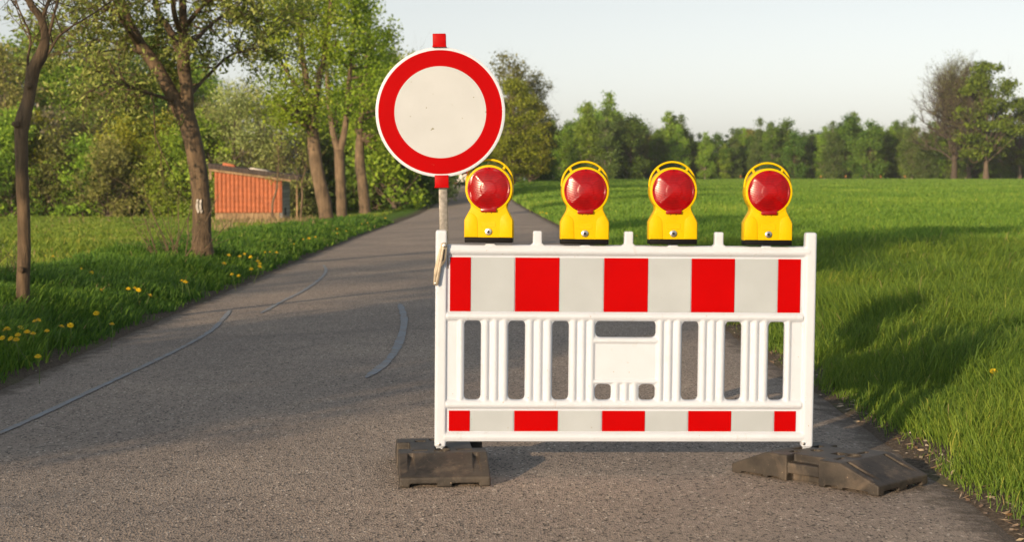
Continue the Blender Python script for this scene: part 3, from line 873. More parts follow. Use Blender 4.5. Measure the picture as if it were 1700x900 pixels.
# ------------------------------------------------------------------ trees
def branchlets(V, F, L, p, d, length, r, rng, n_sub=6, leaf_n=10, leaf_spread=.12, droop=0.0, sides=5, depth=1):
    """a curved branch with side twigs; leaf positions are appended to L"""
    m = 6
    pts = [np.array(p, float)]; dd = np.array(d, float) / np.linalg.norm(d)
    for i in range(m):
        dd = dd + rng.normal(size=3) * .16 + np.array([0, 0, .05 - droop]); dd /= np.linalg.norm(dd)
        pts.append(pts[-1] + dd * length / m)
    pts = np.array(pts)
    tube(V, F, pts, np.linspace(r, r * .25, m + 1), sides)
    for _ in range(n_sub):
        t = .25 + .75 * rng.random()
        q = pts[int(t * m)]
        d2 = dd + rng.normal(size=3) * .75; d2 /= np.linalg.norm(d2)
        l2 = length * (.25 + .3 * rng.random())
        if depth > 0:
            branchlets(V, F, L, q, d2, l2, max(r * .4, .004), rng, max(2, n_sub // 2), leaf_n, leaf_spread, droop, 4 if sides > 4 else 3, depth - 1)
        else:
            e = q + d2 * l2 + np.array([0, 0, -droop * l2])
            tube(V, F, np.array([q, (q + e) / 2 + rng.normal(size=3) * .03 * l2, e]), [max(r * .4, .003), max(r * .3, .0025), .0015], 3)
            if leaf_n:
                tt = .15 + .9 * rng.random(leaf_n)
                L.append(q + (e - q) * tt[:, None] + rng.normal(size=(leaf_n, 3)) * leaf_spread)
def px_limb(pts, depth, wig=0):
    """limb traced as (px, py, radius in px[, depth offset]) and given its real size at its distance"""
    out = []
    for p in pts:
        dy = p[3] if len(p) > 3 else 0
        w = at(p[0], p[1], depth + dy)
        out.append([*w, p[2] * (depth + dy) / FPX])
    return smooth_path(out, 5)
def finish_tree(name, base, V, F, Lc, bark, leafm, size, rng, label, cat='tree', group=None, aspect=.6, hang=0, tint=None):
    root = empty(name, base)
    V = [v - np.asarray(base) for v in V]
    link('trunk', vf_mesh('trunk', V, F), bark, root, 180)
    if len(Lc):
        c = np.concatenate(Lc) - np.asarray(base)
        tn = rng.random(len(c)) if tint is None else tint(c)
        link('crown', leaf_mesh('crown', c, size * (.6 + .8 * rng.random(len(c))), np.clip(tn, 0, 1), rng, aspect, hang), leafm, root)
    tag(root, label, cat, group)
    return root

# slender bare tree at far left
rng = np.random.default_rng(21)
V, F, LV = [], [], []
b1 = on_land(38, 503, .26); D = b1[1]
tr = px_limb([(a_, b_, c_ * .87) for a_, b_, c_ in [(38, 512, 15), (38, 490, 13), (40, 400, 12.5), (37, 300, 12), (35, 225, 13), (38, 200, 14.5), (47, 165, 11.5), (56, 115, 12.5), (68, 92, 12), (75, 62, 8.5), (68, 30, 7.5), (48, 0, 6.5), (35, -60, 5), (20, -140, 3)]], D)
tube(V, F, tr[:, :3], tr[:, 3], 14, rough=.10, rng=rng)
for L_ in ([(72, 90, 4), (82, 55, 3), (92, 15, 2.3), (110, -50, 1.5)], [(48, 165, 3), (46, 100, 2.2), (50, 60, 1.8), (28, 5, 1.4), (20, -40, 1)],
           [(52, 120, 3.2), (80, 88, 2.4), (102, 55, 1.9), (150, 25, 1.4), (215, -20, 1)], [(66, 40, 4), (85, -10, 3), (110, -80, 2)], [(50, 3, 4), (10, -30, 3), (-30, -80, 2)]):
    q = px_limb(L_, D); tube(V, F, q[:, :3], q[:, 3], 6)
    for k in range(7):
        i = rng.integers(len(q) // 3, len(q))
        branchlets(V, F, LV, q[i, :3], np.array([rng.normal() * .8, rng.normal() * .6, .6]), .35 + .5 * rng.random(), .006, rng, 4, 1 if k % 2 else 0, .03, 0, 4, 0)
for (px, py) in ((29, 207), (48, 143), (35, 448)):
    p = at(px, py, D - .07); tube(V, F, np.array([p, p + [(-.03 if px < 30 else .0), -.03, .01]]), [.03, .02], 8)
finish_tree('slender_tree', b1, V, F, LV, M['bark_grey'], M['leaf_olive'], .035, rng, 'slender leafless tree with knotty grey trunk at the far left edge')

# big forked tree with the painted trail mark
rng = np.random.default_rng(22)
V, F, LV = [], [], []
b2 = on_land(337, 428, .18); D = b2[1]
main = px_limb([(340, 450, 26), (338, 424, 19), (335, 395, 16.2), (334, 330, 15.2), (326, 265, 15.2), (316, 218, 15.2), (306, 185, 15.5)], D)
tube(V, F, main[:, :3], main[:, 3], 18, rough=.09, rng=rng)
limbs = [[(306, 195, 15), (283, 152, 11.5), (258, 108, 11), (236, 78, 10), (218, 45, 8.5), (203, 5, 7), (188, -60, 5), (180, -130, 3)],
         [(309, 192, 13), (310, 150, 10.5), (305, 108, 11), (306, 70, 9), (304, 30, 7), (303, -30, 5.5), (310, -110, 3)],
         [(300, 92, 7), (282, 50, 6, .5), (262, 18, 5, .9), (252, -40, 4, 1.3)], [(231, 72, 6), (214, 50, 5, -.4), (196, 15, 4, -.8), (178, -40, 3, -1.2)],
         [(304, 60, 5), (290, 25, 4.5, -.5), (285, -30, 3.5, -1)], [(246, 95, 5), (214, 78, 3.2, .8), (170, 66, 2.4, 1.2), (130, 75, 1.5, 1.5)],
         [(307, 95, 5), (335, 55, 3.6, .9), (370, 25, 2.8, 1.4), (405, 10, 2, 1.8)], [(306, 45, 4.5), (340, 5, 3.5, -.7), (385, -30, 2.6, -1.2)],
         [(309, 165, 4), (340, 130, 2.8, 1.2), (385, 90, 2.2, 1.6), (425, 85, 1.4, 2)], [(292, 168, 3.6), (250, 155, 2.4, -.6), (205, 142, 1.8, -1), (150, 120, 1.2, -1.2)]]
Q = []
for l in limbs:
    q = px_limb(l, D); tube(V, F, q[:, :3], q[:, 3], 9, rough=.06, rng=rng); Q.append(q)
for qi, q in enumerate(Q):
    nb = [10, 10, 8, 8, 8, 12, 12, 10, 12, 12][qi]
    for k in range(nb):
        i = rng.integers(int(len(q) * (.62 if qi < 2 else .3)), len(q))
        d = np.array([rng.normal() * .9 + (.35 if q[i, 0] > b2[0] else -.45), rng.normal() * .8, .25 + .4 * rng.normal()])
        branchlets(V, F, LV, q[i, :3], d, .7 + .9 * rng.random(), .013, rng, 7, 7, .055, .10, 4, 1)
finish_tree('forked_tree', b2, V, F, LV, M['bark_grey'], M['leaf_olive'], .078, rng, 'leaning forked tree with furrowed trunk and two white painted strokes', aspect=.42)
tree2 = bpy.data.objects['forked_tree']
# white painted trail mark on its bark
bm = bmesh.new()
for poly in ([(326.5, 331), (329.5, 330), (329, 345), (331, 352), (328.5, 354), (325, 344)], [(331.5, 332), (335, 330.5), (334, 341), (335, 350), (332, 351), (331, 343)], [(333, 347), (336, 349), (335.5, 353), (333.4, 354)]):
    yy = D - 16.6 * D / FPX
    add_prism(bm, [tuple(np.array(at(a, b, yy))[[0, 2]]) for a, b in poly], yy - .012, yy + .07)
bmesh.ops.translate(bm, vec=-Vector(b2), verts=bm.verts)
M['trail_white'] = simple('trail_white', (.40, .39, .36), .8, var=.3, scale=30)
from_bm('painted_mark', bm, M['trail_white'], tree2)

# generic crown builder -------------------------------------------------
def crown_tree(seed, H, prof, trunk_r, n_clump, n_leaf, leaf, clump_r, bark, leafm, base_h=.25, lean=(0, 0), aspect=.65, flat=.75, limb_r=.35, twigs=0, trunk_px=None, squash_y=1.0, bark_n=8):
    """prof: list of (relative height, crown radius); returns a root at the origin"""
    rng = np.random.default_rng(seed)
    hs, rs = np.array(prof).T
    V, F, L, T = [], [], [], []
    n = 9
    tz = np.linspace(0, H * .93, n)
    path = np.c_[lean[0] * (tz / H) ** 1.5 * H + .018 * H * np.sin(tz / H * 5 + seed) * (tz / H), lean[1] * tz + .015 * H * np.cos(tz / H * 4 + seed) * (tz / H), tz]
    rad = trunk_r * (1 - .9 * (tz / tz[-1]) ** .9); rad[0] *= 1.35
    if trunk_px is None: tube(V, F, path, rad, bark_n, rough=.12, rng=rng)
    cl = []
    while len(cl) < n_clump:
        h = hs[0] + (hs[-1] - hs[0]) * rng.random()
        rr = np.interp(h, hs, rs)
        if rng.random() > rr / rs.max() + .12: continue
        a = rng.random() * 2 * np.pi; q = rr * (rng.random() ** .42) * (1 + .14 * rng.normal())
        ax = np.array([np.interp(h * H, tz, path[:, 0]), np.interp(h * H, tz, path[:, 1])])
        cl.append([ax[0] + q * math.cos(a), ax[1] + q * math.sin(a) * squash_y, h * H])
    for c in cl:
        c = np.array(c)
        z0 = max(base_h * H * (.5 + .6 * rng.random()), c[2] - (.25 + .3 * rng.random()) * np.hypot(c[0], c[1]) - .16 * H)
        z0 = min(z0, tz[-1] * .98)
        s = np.array([np.interp(z0, tz, path[:, 0]), np.interp(z0, tz, path[:, 1]), z0])
        mid = (s + c) / 2 + np.array([0, 0, -.02 * H]) + rng.normal(size=3) * .02 * H
        r0 = max(.012, np.interp(z0, tz, rad) * limb_r)
        tube(V, F, smooth_path(np.array([[*s, r0], [*mid, r0 * .6], [*c, r0 * .22]]), 4)[:, :3], np.linspace(r0, r0 * .2, 9), 5)
        for _ in range(twigs):
            d = c - s; d = d / (np.linalg.norm(d) + 1e-6) + rng.normal(size=3) * .7 + [0, 0, .35]
            d /= np.linalg.norm(d)
            p = s + (c - s) * (.4 + .6 * rng.random()); l = clump_r * (.8 + 1.2 * rng.random())
            e = p + d * l
            tube(V, F, np.array([p, (p + e) / 2 + rng.normal(size=3) * .08 * l, e]), [r0 * .28, r0 * .2, r0 * .08], 3)
            for _k in range(2):
                d3 = d + rng.normal(size=3) * .6; p3 = p + (e - p) * (.4 + .4 * rng.random())
                tube(V, F, np.array([p3, p3 + d3 * l * .6]), [r0 * .16, r0 * .05], 3)
        cr = clump_r * (.55 + .9 * rng.random())
        m = int(n_leaf * (cr / clump_r) ** 1.5 * (.7 + .6 * rng.random()))
        g = rng.normal(size=(m, 3)); g /= np.linalg.norm(g, axis=1)[:, None]
        g *= (cr * rng.random(m) ** .45)[:, None] * (1 + .25 * rng.normal(size=(m, 1))); g[:, 2] *= flat
        L.append(c + g); T.append(np.clip(.5 + .14 * rng.normal() + .2 * rng.normal(size=m), 0, 1))
    return V, F, L, T, rng
def plant(name, spec, loc, label, cat='tree', group=None, rz=0, sc=1.0):
    V, F, L, T, rng = spec['data']
    root = empty(name, loc, (0, 0, rz)); root.scale = (sc,) * 3
    link('trunk', spec['tm'], None, root)
    if spec['cm']: link('crown', spec['cm'], None, root)
    return tag(root, label, cat, group)
def species(seed, H, leaf, bark, leafm, aspect=.65, hang=0, **k):
    V, F, L, T, rng = crown_tree(seed, H, leaf=leaf, bark=bark, leafm=leafm, **k)
    tm = vf_mesh('trunk', V, F); tm.materials.append(bark)
    tm.polygons.foreach_set('use_smooth', np.ones(len(tm.polygons), bool))
    cm = None
    if k['n_leaf']:
        c = np.concatenate(L); t = np.concatenate(T)
        cm = leaf_mesh('crown', c, leaf * (.6 + .8 * rng.random(len(c))), t, rng, aspect, hang); cm.materials.append(leafm)
    return dict(H=H, tm=tm, cm=cm, data=(V, F, L, T, rng))
OV = [(.18, .55), (.35, 1.0), (.6, 1.05), (.82, .7), (1.0, .15)]
def prof(p, r): return [(a, b * r) for a, b in p]

# three sunlit roadside trees beyond the shed: traced trunks, lime crowns
def lime_tree(seed, pxb, trunk, limbs, label, crown, n=(46, 150), name='roadside_tree'):
    rng = np.random.default_rng(seed)
    b = on_land(*pxb, .12); D = b[1]; sc = D / FPX
    V, F, L = [], [], []
    q = px_limb(trunk, D); tube(V, F, q[:, :3], q[:, 3], 12, rough=.12, rng=rng)
    Qs = [q]
    for l in limbs:
        g = px_limb(l, D); tube(V, F, g[:, :3], g[:, 3], 7, rough=.08, rng=rng); Qs.append(g)
    x0, x1, y0, y1, dz = crown
    allp = np.concatenate(Qs)
    top = allp[allp[:, 2] > at(0, 235, D)[2]]
    T = []
    for _ in range(n[0]):
        a = rng.random() * 2 * np.pi; k = rng.random() ** .5
        cx = (x0 + x1) / 2 + (x1 - x0) / 2 * k * math.cos(a); cy = (y0 + y1) / 2 + (y1 - y0) / 2 * k * math.sin(a)
        c = at(cx, cy, D + dz * rng.normal() * .6)
        i = np.argmin(np.linalg.norm(top[:, :3] - c + [0, 0, .6], axis=1)); s = top[i, :3]
        r0 = max(.015, top[i, 3] * .45)
        tube(V, F, np.array([s, (s + c) / 2 + rng.normal(size=3) * .12, c]), [r0, r0 * .6, r0 * .2], 5)
        cr = .55 + .5 * rng.random()
        m = int(n[1] * (.6 + .8 * rng.random()) * cr / .8)
        g = rng.normal(size=(m, 3)); g /= np.linalg.norm(g, axis=1)[:, None]; g *= (cr * rng.random(m) ** .5)[:, None]
        g[:, 2] *= 1.15
        L.append(c + g); T.append(np.clip(.5 + .17 * rng.normal() + .2 * rng.normal(size=m), 0, 1))
    root = empty(name, b)
    link('trunk', vf_mesh('trunk', [v - b for v in V], F), M['bark_brown'], root, 180)
    c = np.concatenate(L) - b
    link('crown', leaf_mesh('crown', c, D * .0021 * (.6 + .8 * rng.random(len(c))), np.concatenate(T), rng, .6), M['leaf_lime'], root)
    tag(root, label, 'tree', 'sunlit trees along the left verge')
lime_tree(31, (543, 374), [(545, 384, 16), (543, 372, 13), (538, 335, 12), (528, 290, 11), (521, 240, 10.5), (519, 195, 9)],
          [[(519, 205, 8), (512, 150, 6), (502, 90, 5), (497, 20, 4), (490, -60, 2.5)], [(519, 195, 6), (530, 130, 5), (545, 60, 3.6), (550, -30, 2.5)], [(518, 185, 5), (490, 140, 3.5), (465, 100, 2.5), (450, 70, 1.5)]],
          'lime green tree with a bent trunk, nearest to the shed', (432, 562, -70, 215, 1.6), (72, 165))
lime_tree(32, (568, 366), [(570, 374, 11), (568, 362, 9), (566, 320, 8.5), (564, 275, 8.5), (563, 248, 9)],
          [[(562, 252, 6.5), (552, 215, 5), (545, 150, 4), (540, 60, 3), (545, -40, 2)], [(565, 252, 6.5), (574, 205, 5), (580, 130, 4), (588, 40, 3), (590, -30, 2)]],
          'lime green tree forking low, the middle of three sunlit trunks', (515, 630, -60, 215, 1.6), (62, 155))
lime_tree(33, (606, 357), [(608, 364, 12), (606, 352, 10), (603, 315, 9), (598, 275, 8.5), (597, 230, 7)],
          [[(597, 232, 6), (602, 160, 4), (610, 90, 3), (615, 20, 2)], [(597, 225, 4), (585, 170, 3), (580, 110, 2)]],
          'grassy footed lime green tree, closest to the round sign', (572, 655, 5, 265, 2.0), (58, 150))

# species used for the backdrop
rngf = np.random.default_rng(77)
SP_ = {}
SP_['bush'] = [species(s, 6.2, .20, M['bark_far'], M[lm], prof=[(.02, 1.7), (.3, 2.3), (.65, 2.1), (.9, 1.2), (1, .4)], trunk_r=.10, n_clump=52, n_leaf=130, clump_r=.85, base_h=.05, limb_r=.5, twigs=2) for s, lm in ((1, 'leaf_green'), (2, 'leaf_hedge'), (3, 'leaf_brown'), (4, 'leaf_yellow'))]
SP_['willow'] = [species(s, 8.4, .20, M['bark_far'], M['leaf_pale'], prof=[(.02, 1.8), (.35, 2.7), (.7, 2.4), (.92, 1.2), (1, .3)], trunk_r=.14, n_clump=66, n_leaf=105, clump_r=.95, base_h=.06, limb_r=.5, twigs=2, aspect=.4) for s in (5, 6)]
SP_['forest'] = [species(s, 15, .30, M['bark_far'], M[lm], prof=[(.15, 2.0), (.4, 3.1), (.7, 2.9), (.92, 1.5), (1, .4)], trunk_r=.2, n_clump=64, n_leaf=110, clump_r=1.25, base_h=.15, twigs=1) for s, lm in ((7, 'leaf_green'), (8, 'leaf_dark'), (9, 'leaf_brown'))]
SP_['bare'] = [species(s, 14, .14, M['bark_far'], M['leaf_brown'], prof=[(.2, 1.6), (.45, 3.0), (.75, 2.8), (.95, 1.3), (1, .3)], trunk_r=.22, n_clump=60, n_leaf=26, clump_r=1.1, base_h=.2, limb_r=.4, twigs=6) for s in (10,)]
SP_['birch'] = [species(s, 9.5, .22, M['bark_birch'], M[lm], prof=[(.08, 1.1), (.35, 1.7), (.62, 1.25), (.85, .55), (1, .08)], trunk_r=.13, n_clump=74, n_leaf=125, clump_r=.75, base_h=.12, limb_r=.28, twigs=2) for s, lm in ((12, 'leaf_line'), (13, 'leaf_green'), (19, 'leaf_dark'))]
SP_['round'] = [species(s, 10, .30, M['bark_far'], M[lm], prof=[(.08, 2.0), (.35, 2.7), (.65, 2.5), (.9, 1.4), (1, .4)], trunk_r=.16, n_clump=60, n_leaf=105, clump_r=1.0, base_h=.08, twigs=1) for s, lm in ((14, 'leaf_green'), (15, 'leaf_dark'), (16, 'leaf_brown'))]
SP_['spruce'] = [species(17, 12, .30, M['bark_far'], M['leaf_conifer'], prof=[(.04, 2.3), (.3, 1.8), (.6, 1.1), (.85, .5), (1, .05)], trunk_r=.16, n_clump=90, n_leaf=80, clump_r=.6, base_h=.03, flat=.5)]
SP_['dark'] = [species(18, 9.5, .30, M['bark_far'], M['leaf_dark'], prof=[(.0, 2.2), (.3, 2.6), (.65, 2.4), (.9, 1.4), (1, .5)], trunk_r=.16, n_clump=70, n_leaf=120, clump_r=.95, base_h=.05)]
def put(kind, v, px, depth, h, label, group, name, cat='tree'):
    s = SP_[kind][v]
    x = (px - 850) / FPX * depth / (_ct)  # sight line at the horizon
    z = float(land(x, depth)) - .05
    return plant(name, s, (x, depth, z), label, cat, group, rngf.random() * 6.28, h / s['H'])
K = {'bush': 'bush', 'willow': 'willow_bush', 'forest': 'broadleaf_tree', 'bare': 'bare_tree', 'birch': 'birch_tree', 'round': 'broadleaf_tree', 'spruce': 'spruce_tree', 'dark': 'leafy_bush'}

def zone_left(px):
    return ('left of the slender tree' if px < 30 else 'between the slender and the forked trunk' if px < 320 else 'right of the forked trunk')
# hedge along the far side of the meadow
hedge = [(-95, 0), (-55, 3), (-18, 2), (18, 0), (62, 3), (98, 2), (140, 0), (176, 2), (205, 3), (240, 1), (268, 1), (300, 0), (330, 0), (120, 2), (225, 0), (40, 0), (285, 3)]
LEAFW = {0: 'mid green', 1: 'fresh lime green', 2: 'brownish twiggy', 3: 'yellow green'}
for i, (px, v) in enumerate(hedge):
    d = 100 + 5 * rngf.random() + (4 if i > 12 else 0)
    put('bush', v, px + 4 * rngf.normal(), d, 5.0 + 1.7 * rngf.random() + (.8 if i > 12 else 0),
        f'{LEAFW[v]} bush in the meadow hedge {zone_left(px)}', 'bushes of the hedge behind the meadow', 'hedge_bush', 'bush')
o = put('bush', 0, 84, 104, 6.8, 'pale blossoming bush rising out of the hedge beside the slender tree', 'bushes of the hedge behind the meadow', 'blossoming_bush', 'bush')
bl = species(41, 6.2, .20, M['bark_far'], M['blossom'], prof=[(.02, 1.7), (.3, 2.1), (.65, 1.9), (.9, 1.2), (1, .4)], trunk_r=.10, n_clump=40, n_leaf=110, clump_r=.85, base_h=.05, limb_r=.5, twigs=2)
for ch in o.children:
    ch.data = bl['tm'] if ch.name.startswith('trunk') else bl['cm']
# wood behind the hedge
for row, (d0, h0, step) in enumerate(((118, 11.5, 42), (130, 14.2, 40))):
    px = -150 + 17 * row
    while px < 365:
        r_ = rngf.random()
        kind, v = ('bare', 0) if r_ < (.38 if px < 90 else .12) else ('forest', 0 if r_ < .62 else 1 if r_ < .85 else 2)
        w = {('bare', 0): 'bare brown', ('forest', 0): 'green leafed', ('forest', 1): 'dark green', ('forest', 2): 'brown budding'}[(kind, v)]
        hh = h0 * (.92 + .16 * rngf.random()) * (1 if px < 260 else .88)
        put(kind, v, px, d0 + 6 * rngf.random(), hh, f'{w} tree in the wood behind the hedge, {zone_left(px)}', 'trees of the wood behind the hedge', K[kind])
        px += step * (.75 + .5 * rngf.random())
# pale willows behind the shed
for i, (px, d, h) in enumerate(((352, 103, 7.6), (392, 100, 8.3), (432, 104, 8.6), (470, 101, 8.0), (500, 108, 8.4), (412, 112, 9.4))):
    put('willow', i % 2, px, d, h, 'pale olive willow bush standing right behind the tiled shed', 'willow bushes behind the shed', 'willow_bush', 'bush')
# thicket on the left verge, between the lime trees and the far end of the road
for i, (px, d, h, k, v) in enumerate(((518, 108, 5.4, 'dark', 0), (548, 112, 5.4, 'bush', 1), (585, 114, 7.0, 'dark', 0), (618, 114, 8.0, 'dark', 0), (642, 112, 6.5, 'dark', 0), (655, 100, 9.5, 'round', 0), (668, 108, 10.8, 'willow', 0),
                                     (628, 104, 9.6, 'round', 1), (676, 104, 5.5, 'dark', 0), (690, 122, 11.5, 'willow', 1), (697, 120, 6.5, 'dark', 0), (706, 140, 11, 'round', 1), (712, 150, 9, 'dark', 0), (714, 170, 10, 'round', 1), (720, 195, 9, 'dark', 0), (722, 220, 10, 'round', 1), (575, 118, 9.5, 'willow', 0), (560, 118, 9, 'round', 0))):
    w = {'dark': 'dark green bush', 'bush': 'lime green bush', 'round': 'green tree', 'willow': 'pale willow'}[k]
    z = 'behind the lime green trees' if px < 630 else 'left of and behind the round sign' if px < 700 else 'behind the sign post by the far road'
    put(k, v, px, d, h, f'{w} in the roadside thicket {z}', 'thicket left of the far road', K[k], 'bush' if k in ('dark', 'bush', 'willow') else 'tree')
# large olive trees behind the first lamp
big = species(51, 16, .36, M['bark_far'], M['leaf_yellow'], prof=[(.10, 2.6), (.35, 4.0), (.6, 3.8), (.85, 2.0), (1, .5)], trunk_r=.3, n_clump=95, n_leaf=125, clump_r=1.25, base_h=.1, twigs=1)
SP_['big'] = [big, species(52, 16, .30, M['bark_far'], M['leaf_brown'], prof=[(.12, 2.2), (.4, 3.6), (.65, 3.6), (.9, 2.0), (1, .6)], trunk_r=.3, n_clump=85, n_leaf=75, clump_r=1.2, base_h=.15, limb_r=.4, twigs=4)]
put('big', 0, 852, 178, 11.8, 'yellow olive tree with a full crown just behind the leftmost lamp', None, 'roadside_oak')
put('big', 0, 880, 196, 10.4, 'lower yellow olive tree right of the leftmost lamp', None, 'roadside_oak')
put('big', 1, 848, 196, 16.2, 'tall half leafed brown tree above the leftmost lamp', None, 'half_leafed_tree')
put('big', 1, 884, 202, 14.0, 'half leafed brown tree with airy right side behind the leftmost lamp', None, 'half_leafed_tree')
put('dark', 0, 815, 200, 9, 'dark bush at the field corner behind the leftmost lamp', 'bushes at the field corner', 'leafy_bush', 'bush')
put('dark', 0, 808, 226, 11, 'dark bush beside the far road behind the leftmost lamp', 'bushes at the field corner', 'leafy_bush', 'bush')
put('dark', 0, 905, 205, 7.5, 'dark bush at the field corner between the first two lamps', 'bushes at the field corner', 'leafy_bush', 'bush')
# tree line across the field
def zone(px):
    for x, z in ((925, 'between the first and second lamp'), (1010, 'behind the second lamp'), (1075, 'between the second and third lamp'), (1160, 'behind the third lamp'),
                 (1232, 'between the third and fourth lamp'), (1315, 'behind the fourth lamp'), (1420, 'right of the fourth lamp'), (1510, 'just left of the great bare tree'), (9999, 'under the great bare tree and oak')):
        if px < x: return z
line_h = np.array([(905, 8.6), (945, 10.0), (985, 11.0), (1020, 11.8), (1050, 10.6), (1080, 8.0), (1118, 9.6), (1150, 7.6), (1190, 6.6), (1225, 7.0), (1270, 8.6), (1300, 9.3), (1330, 7.6), (1380, 8.8), (1410, 9.6), (1440, 8.6), (1480, 9.0), (1520, 8.6), (1600, 7.5), (1720, 7.0)])
kinds = [('birch', 0), ('birch', 1), ('birch', 2), ('round', 2), ('bare', 0), ('birch', 1), ('round', 1), ('birch', 2), ('birch', 0), ('birch', 1)]
KW = {('birch', 0): 'slim pale birch', ('birch', 1): 'slim green birch', ('birch', 2): 'slim dark green birch', ('round', 0): 'rounded green tree', ('round', 1): 'rounded dark green tree', ('round', 2): 'rounded brownish tree', ('bare', 0): 'thin leafless tree'}
px = 900; i = 0
while px < 1760:
    k, v = kinds[int(rngf.integers(len(kinds)))] if px > 1000 else [('round', 0), ('birch', 1), ('round', 0), ('birch', 2), ('round', 1)][int(rngf.integers(5))]
    d = 262 + 14 * rngf.random() if px > 1050 else 245 + 18 * rngf.random()
    h = np.interp(px, *line_h.T) * (.80 + .34 * rngf.random()) * d / 265 * (1.1 if k == 'birch' else 1)
    put(k, v, px, d, h, f'{KW[(k, v)]} in the far tree line {zone(px)}', 'trees of the tree line across the field', K[k])
    px += 6 + 6 * rngf.random()
for px, h in ((1118, 10.8), (1108, 8.4), (1288, 8.0), (1062, 9.2), (1205, 7.6), (1345, 8.4), (1392, 9.6), (1455, 9.0)):
    put('spruce', 0, px, 268, h, f'dark pointed spruce in the tree line {zone(px)}', 'spruces in the tree line', 'spruce_tree')
px = 905
while px < 1760:          # second row closing the wood
    k, v = ('dark', 0) if rngf.random() < .5 else ('round', 1)
    put(k, v, px, 284 + 10 * rngf.random(), np.interp(px, *line_h.T) * .98 * (.85 + .2 * rngf.random()), f'dark tree in the rear row {zone(px)}', 'rear row of the tree line across the field', 'broadleaf_tree' if k == 'round' else 'leafy_bush')
    px += 9 + 5 * rngf.random()
# great bare tree, dark pine and oak on the right
def great_bare():
    rng = np.random.default_rng(61)
    V, F, L = [], [], []
    D = 255; b = np.array([(1582 - 850) / FPX * D, D, 0.0])
    path = smooth_path(np.array([[*b + [0, 0, -.1], .55], [*b + [.1, 0, 3], .42], [*b + [.0, .1, 7], .36], [*b + [.25, 0, 10], .26], [*b + [.1, 0, 13], .15], [*b + [.3, 0, 15.5], .05]]), 5)
    tube(V, F, path[:, :3], path[:, 3], 9)
    for k in range(110):
        t = .22 + .77 * rng.random(); q = path[int(t * (len(path) - 1))]
        a = rng.random() * 2 * np.pi; up = .75 + .9 * t
        branchlets(V, F, L, q[:3], np.array([math.cos(a), math.sin(a), up]), (6.6 * (1.12 - t) + 3.4) * (.8 + .35 * rng.random()), q[3] * .42, rng, 11, 3, .15, -.03, 5, 1)
    return finish_tree('great_bare_tree', b, V, F, L, M['bark_dark'], M['leaf_brown'], .16, rng, 'great leafless tree with fan of fine branches at the right of the field')
great_bare()
oak = species(62, 19, .45, M['bark_far'], M['leaf_oak'], prof=[(.22, 3.2), (.40, 5.6), (.58, 5.4), (.78, 4.0), (.95, 2.2), (1, .8)], trunk_r=.42, n_clump=92, n_leaf=120, clump_r=1.45, base_h=.3, flat=.55, limb_r=.4, twigs=1)
SP_['oak'] = [oak, species(63, 19, .42, M['bark_far'], M['leaf_dark'], prof=[(.16, 2.4), (.4, 3.2), (.65, 2.6), (.85, 1.4), (1, .2)], trunk_r=.36, n_clump=70, n_leaf=95, clump_r=1.15, base_h=.15, twigs=2)]
put('oak', 0, 1634, 250, 18.6, 'tall spreading oak with yellow green clumps at the right of the field', None, 'oak_tree')
put('oak', 0, 1690, 262, 13.5, 'lower yellow green oak cut by the right picture edge', None, 'oak_tree')
put('oak', 1, 1606, 263, 16.2, 'dark pine between the great bare tree and the oak', None, 'pine_tree')

# ------------------------------------------------------------------ trees left of and behind the viewer: they throw the shade that lies on road and field
sh = [species(71, 10.5, .18, M['bark_grey'], M['leaf_olive'], prof=[(.12, 1.5), (.35, 2.5), (.65, 2.5), (.9, 1.4), (1, .4)], trunk_r=.2, n_clump=130, n_leaf=230, clump_r=.75, base_h=.14, twigs=3),
      species(72, 11, .13, M['bark_grey'], M['leaf_lime'], prof=[(.12, 1.0), (.4, 2.0), (.7, 2.1), (.9, 1.2), (1, .4)], trunk_r=.18, n_clump=58, n_leaf=75, clump_r=.7, base_h=.14, twigs=4)]
def sq(q, s): return (.857 * q + .515 * s, -.515 * q + .857 * s)
for i, (q_, s_, v, sc_) in enumerate(((-8.4, -9, 0, .9), (-12.9, -11, 1, 1.0), (-6.9, -24, 1, .8), (-1.6, -34, 1, .62), (-4.6, -36, 1, .60))):
    x, y = sq(q_, s_)
    plant('roadside_tree', sh[v], (x, y, 0), 'leafy tree of the roadside row standing beyond the left picture edge', 'tree', 'roadside trees outside the picture', i * 1.3, sc_)

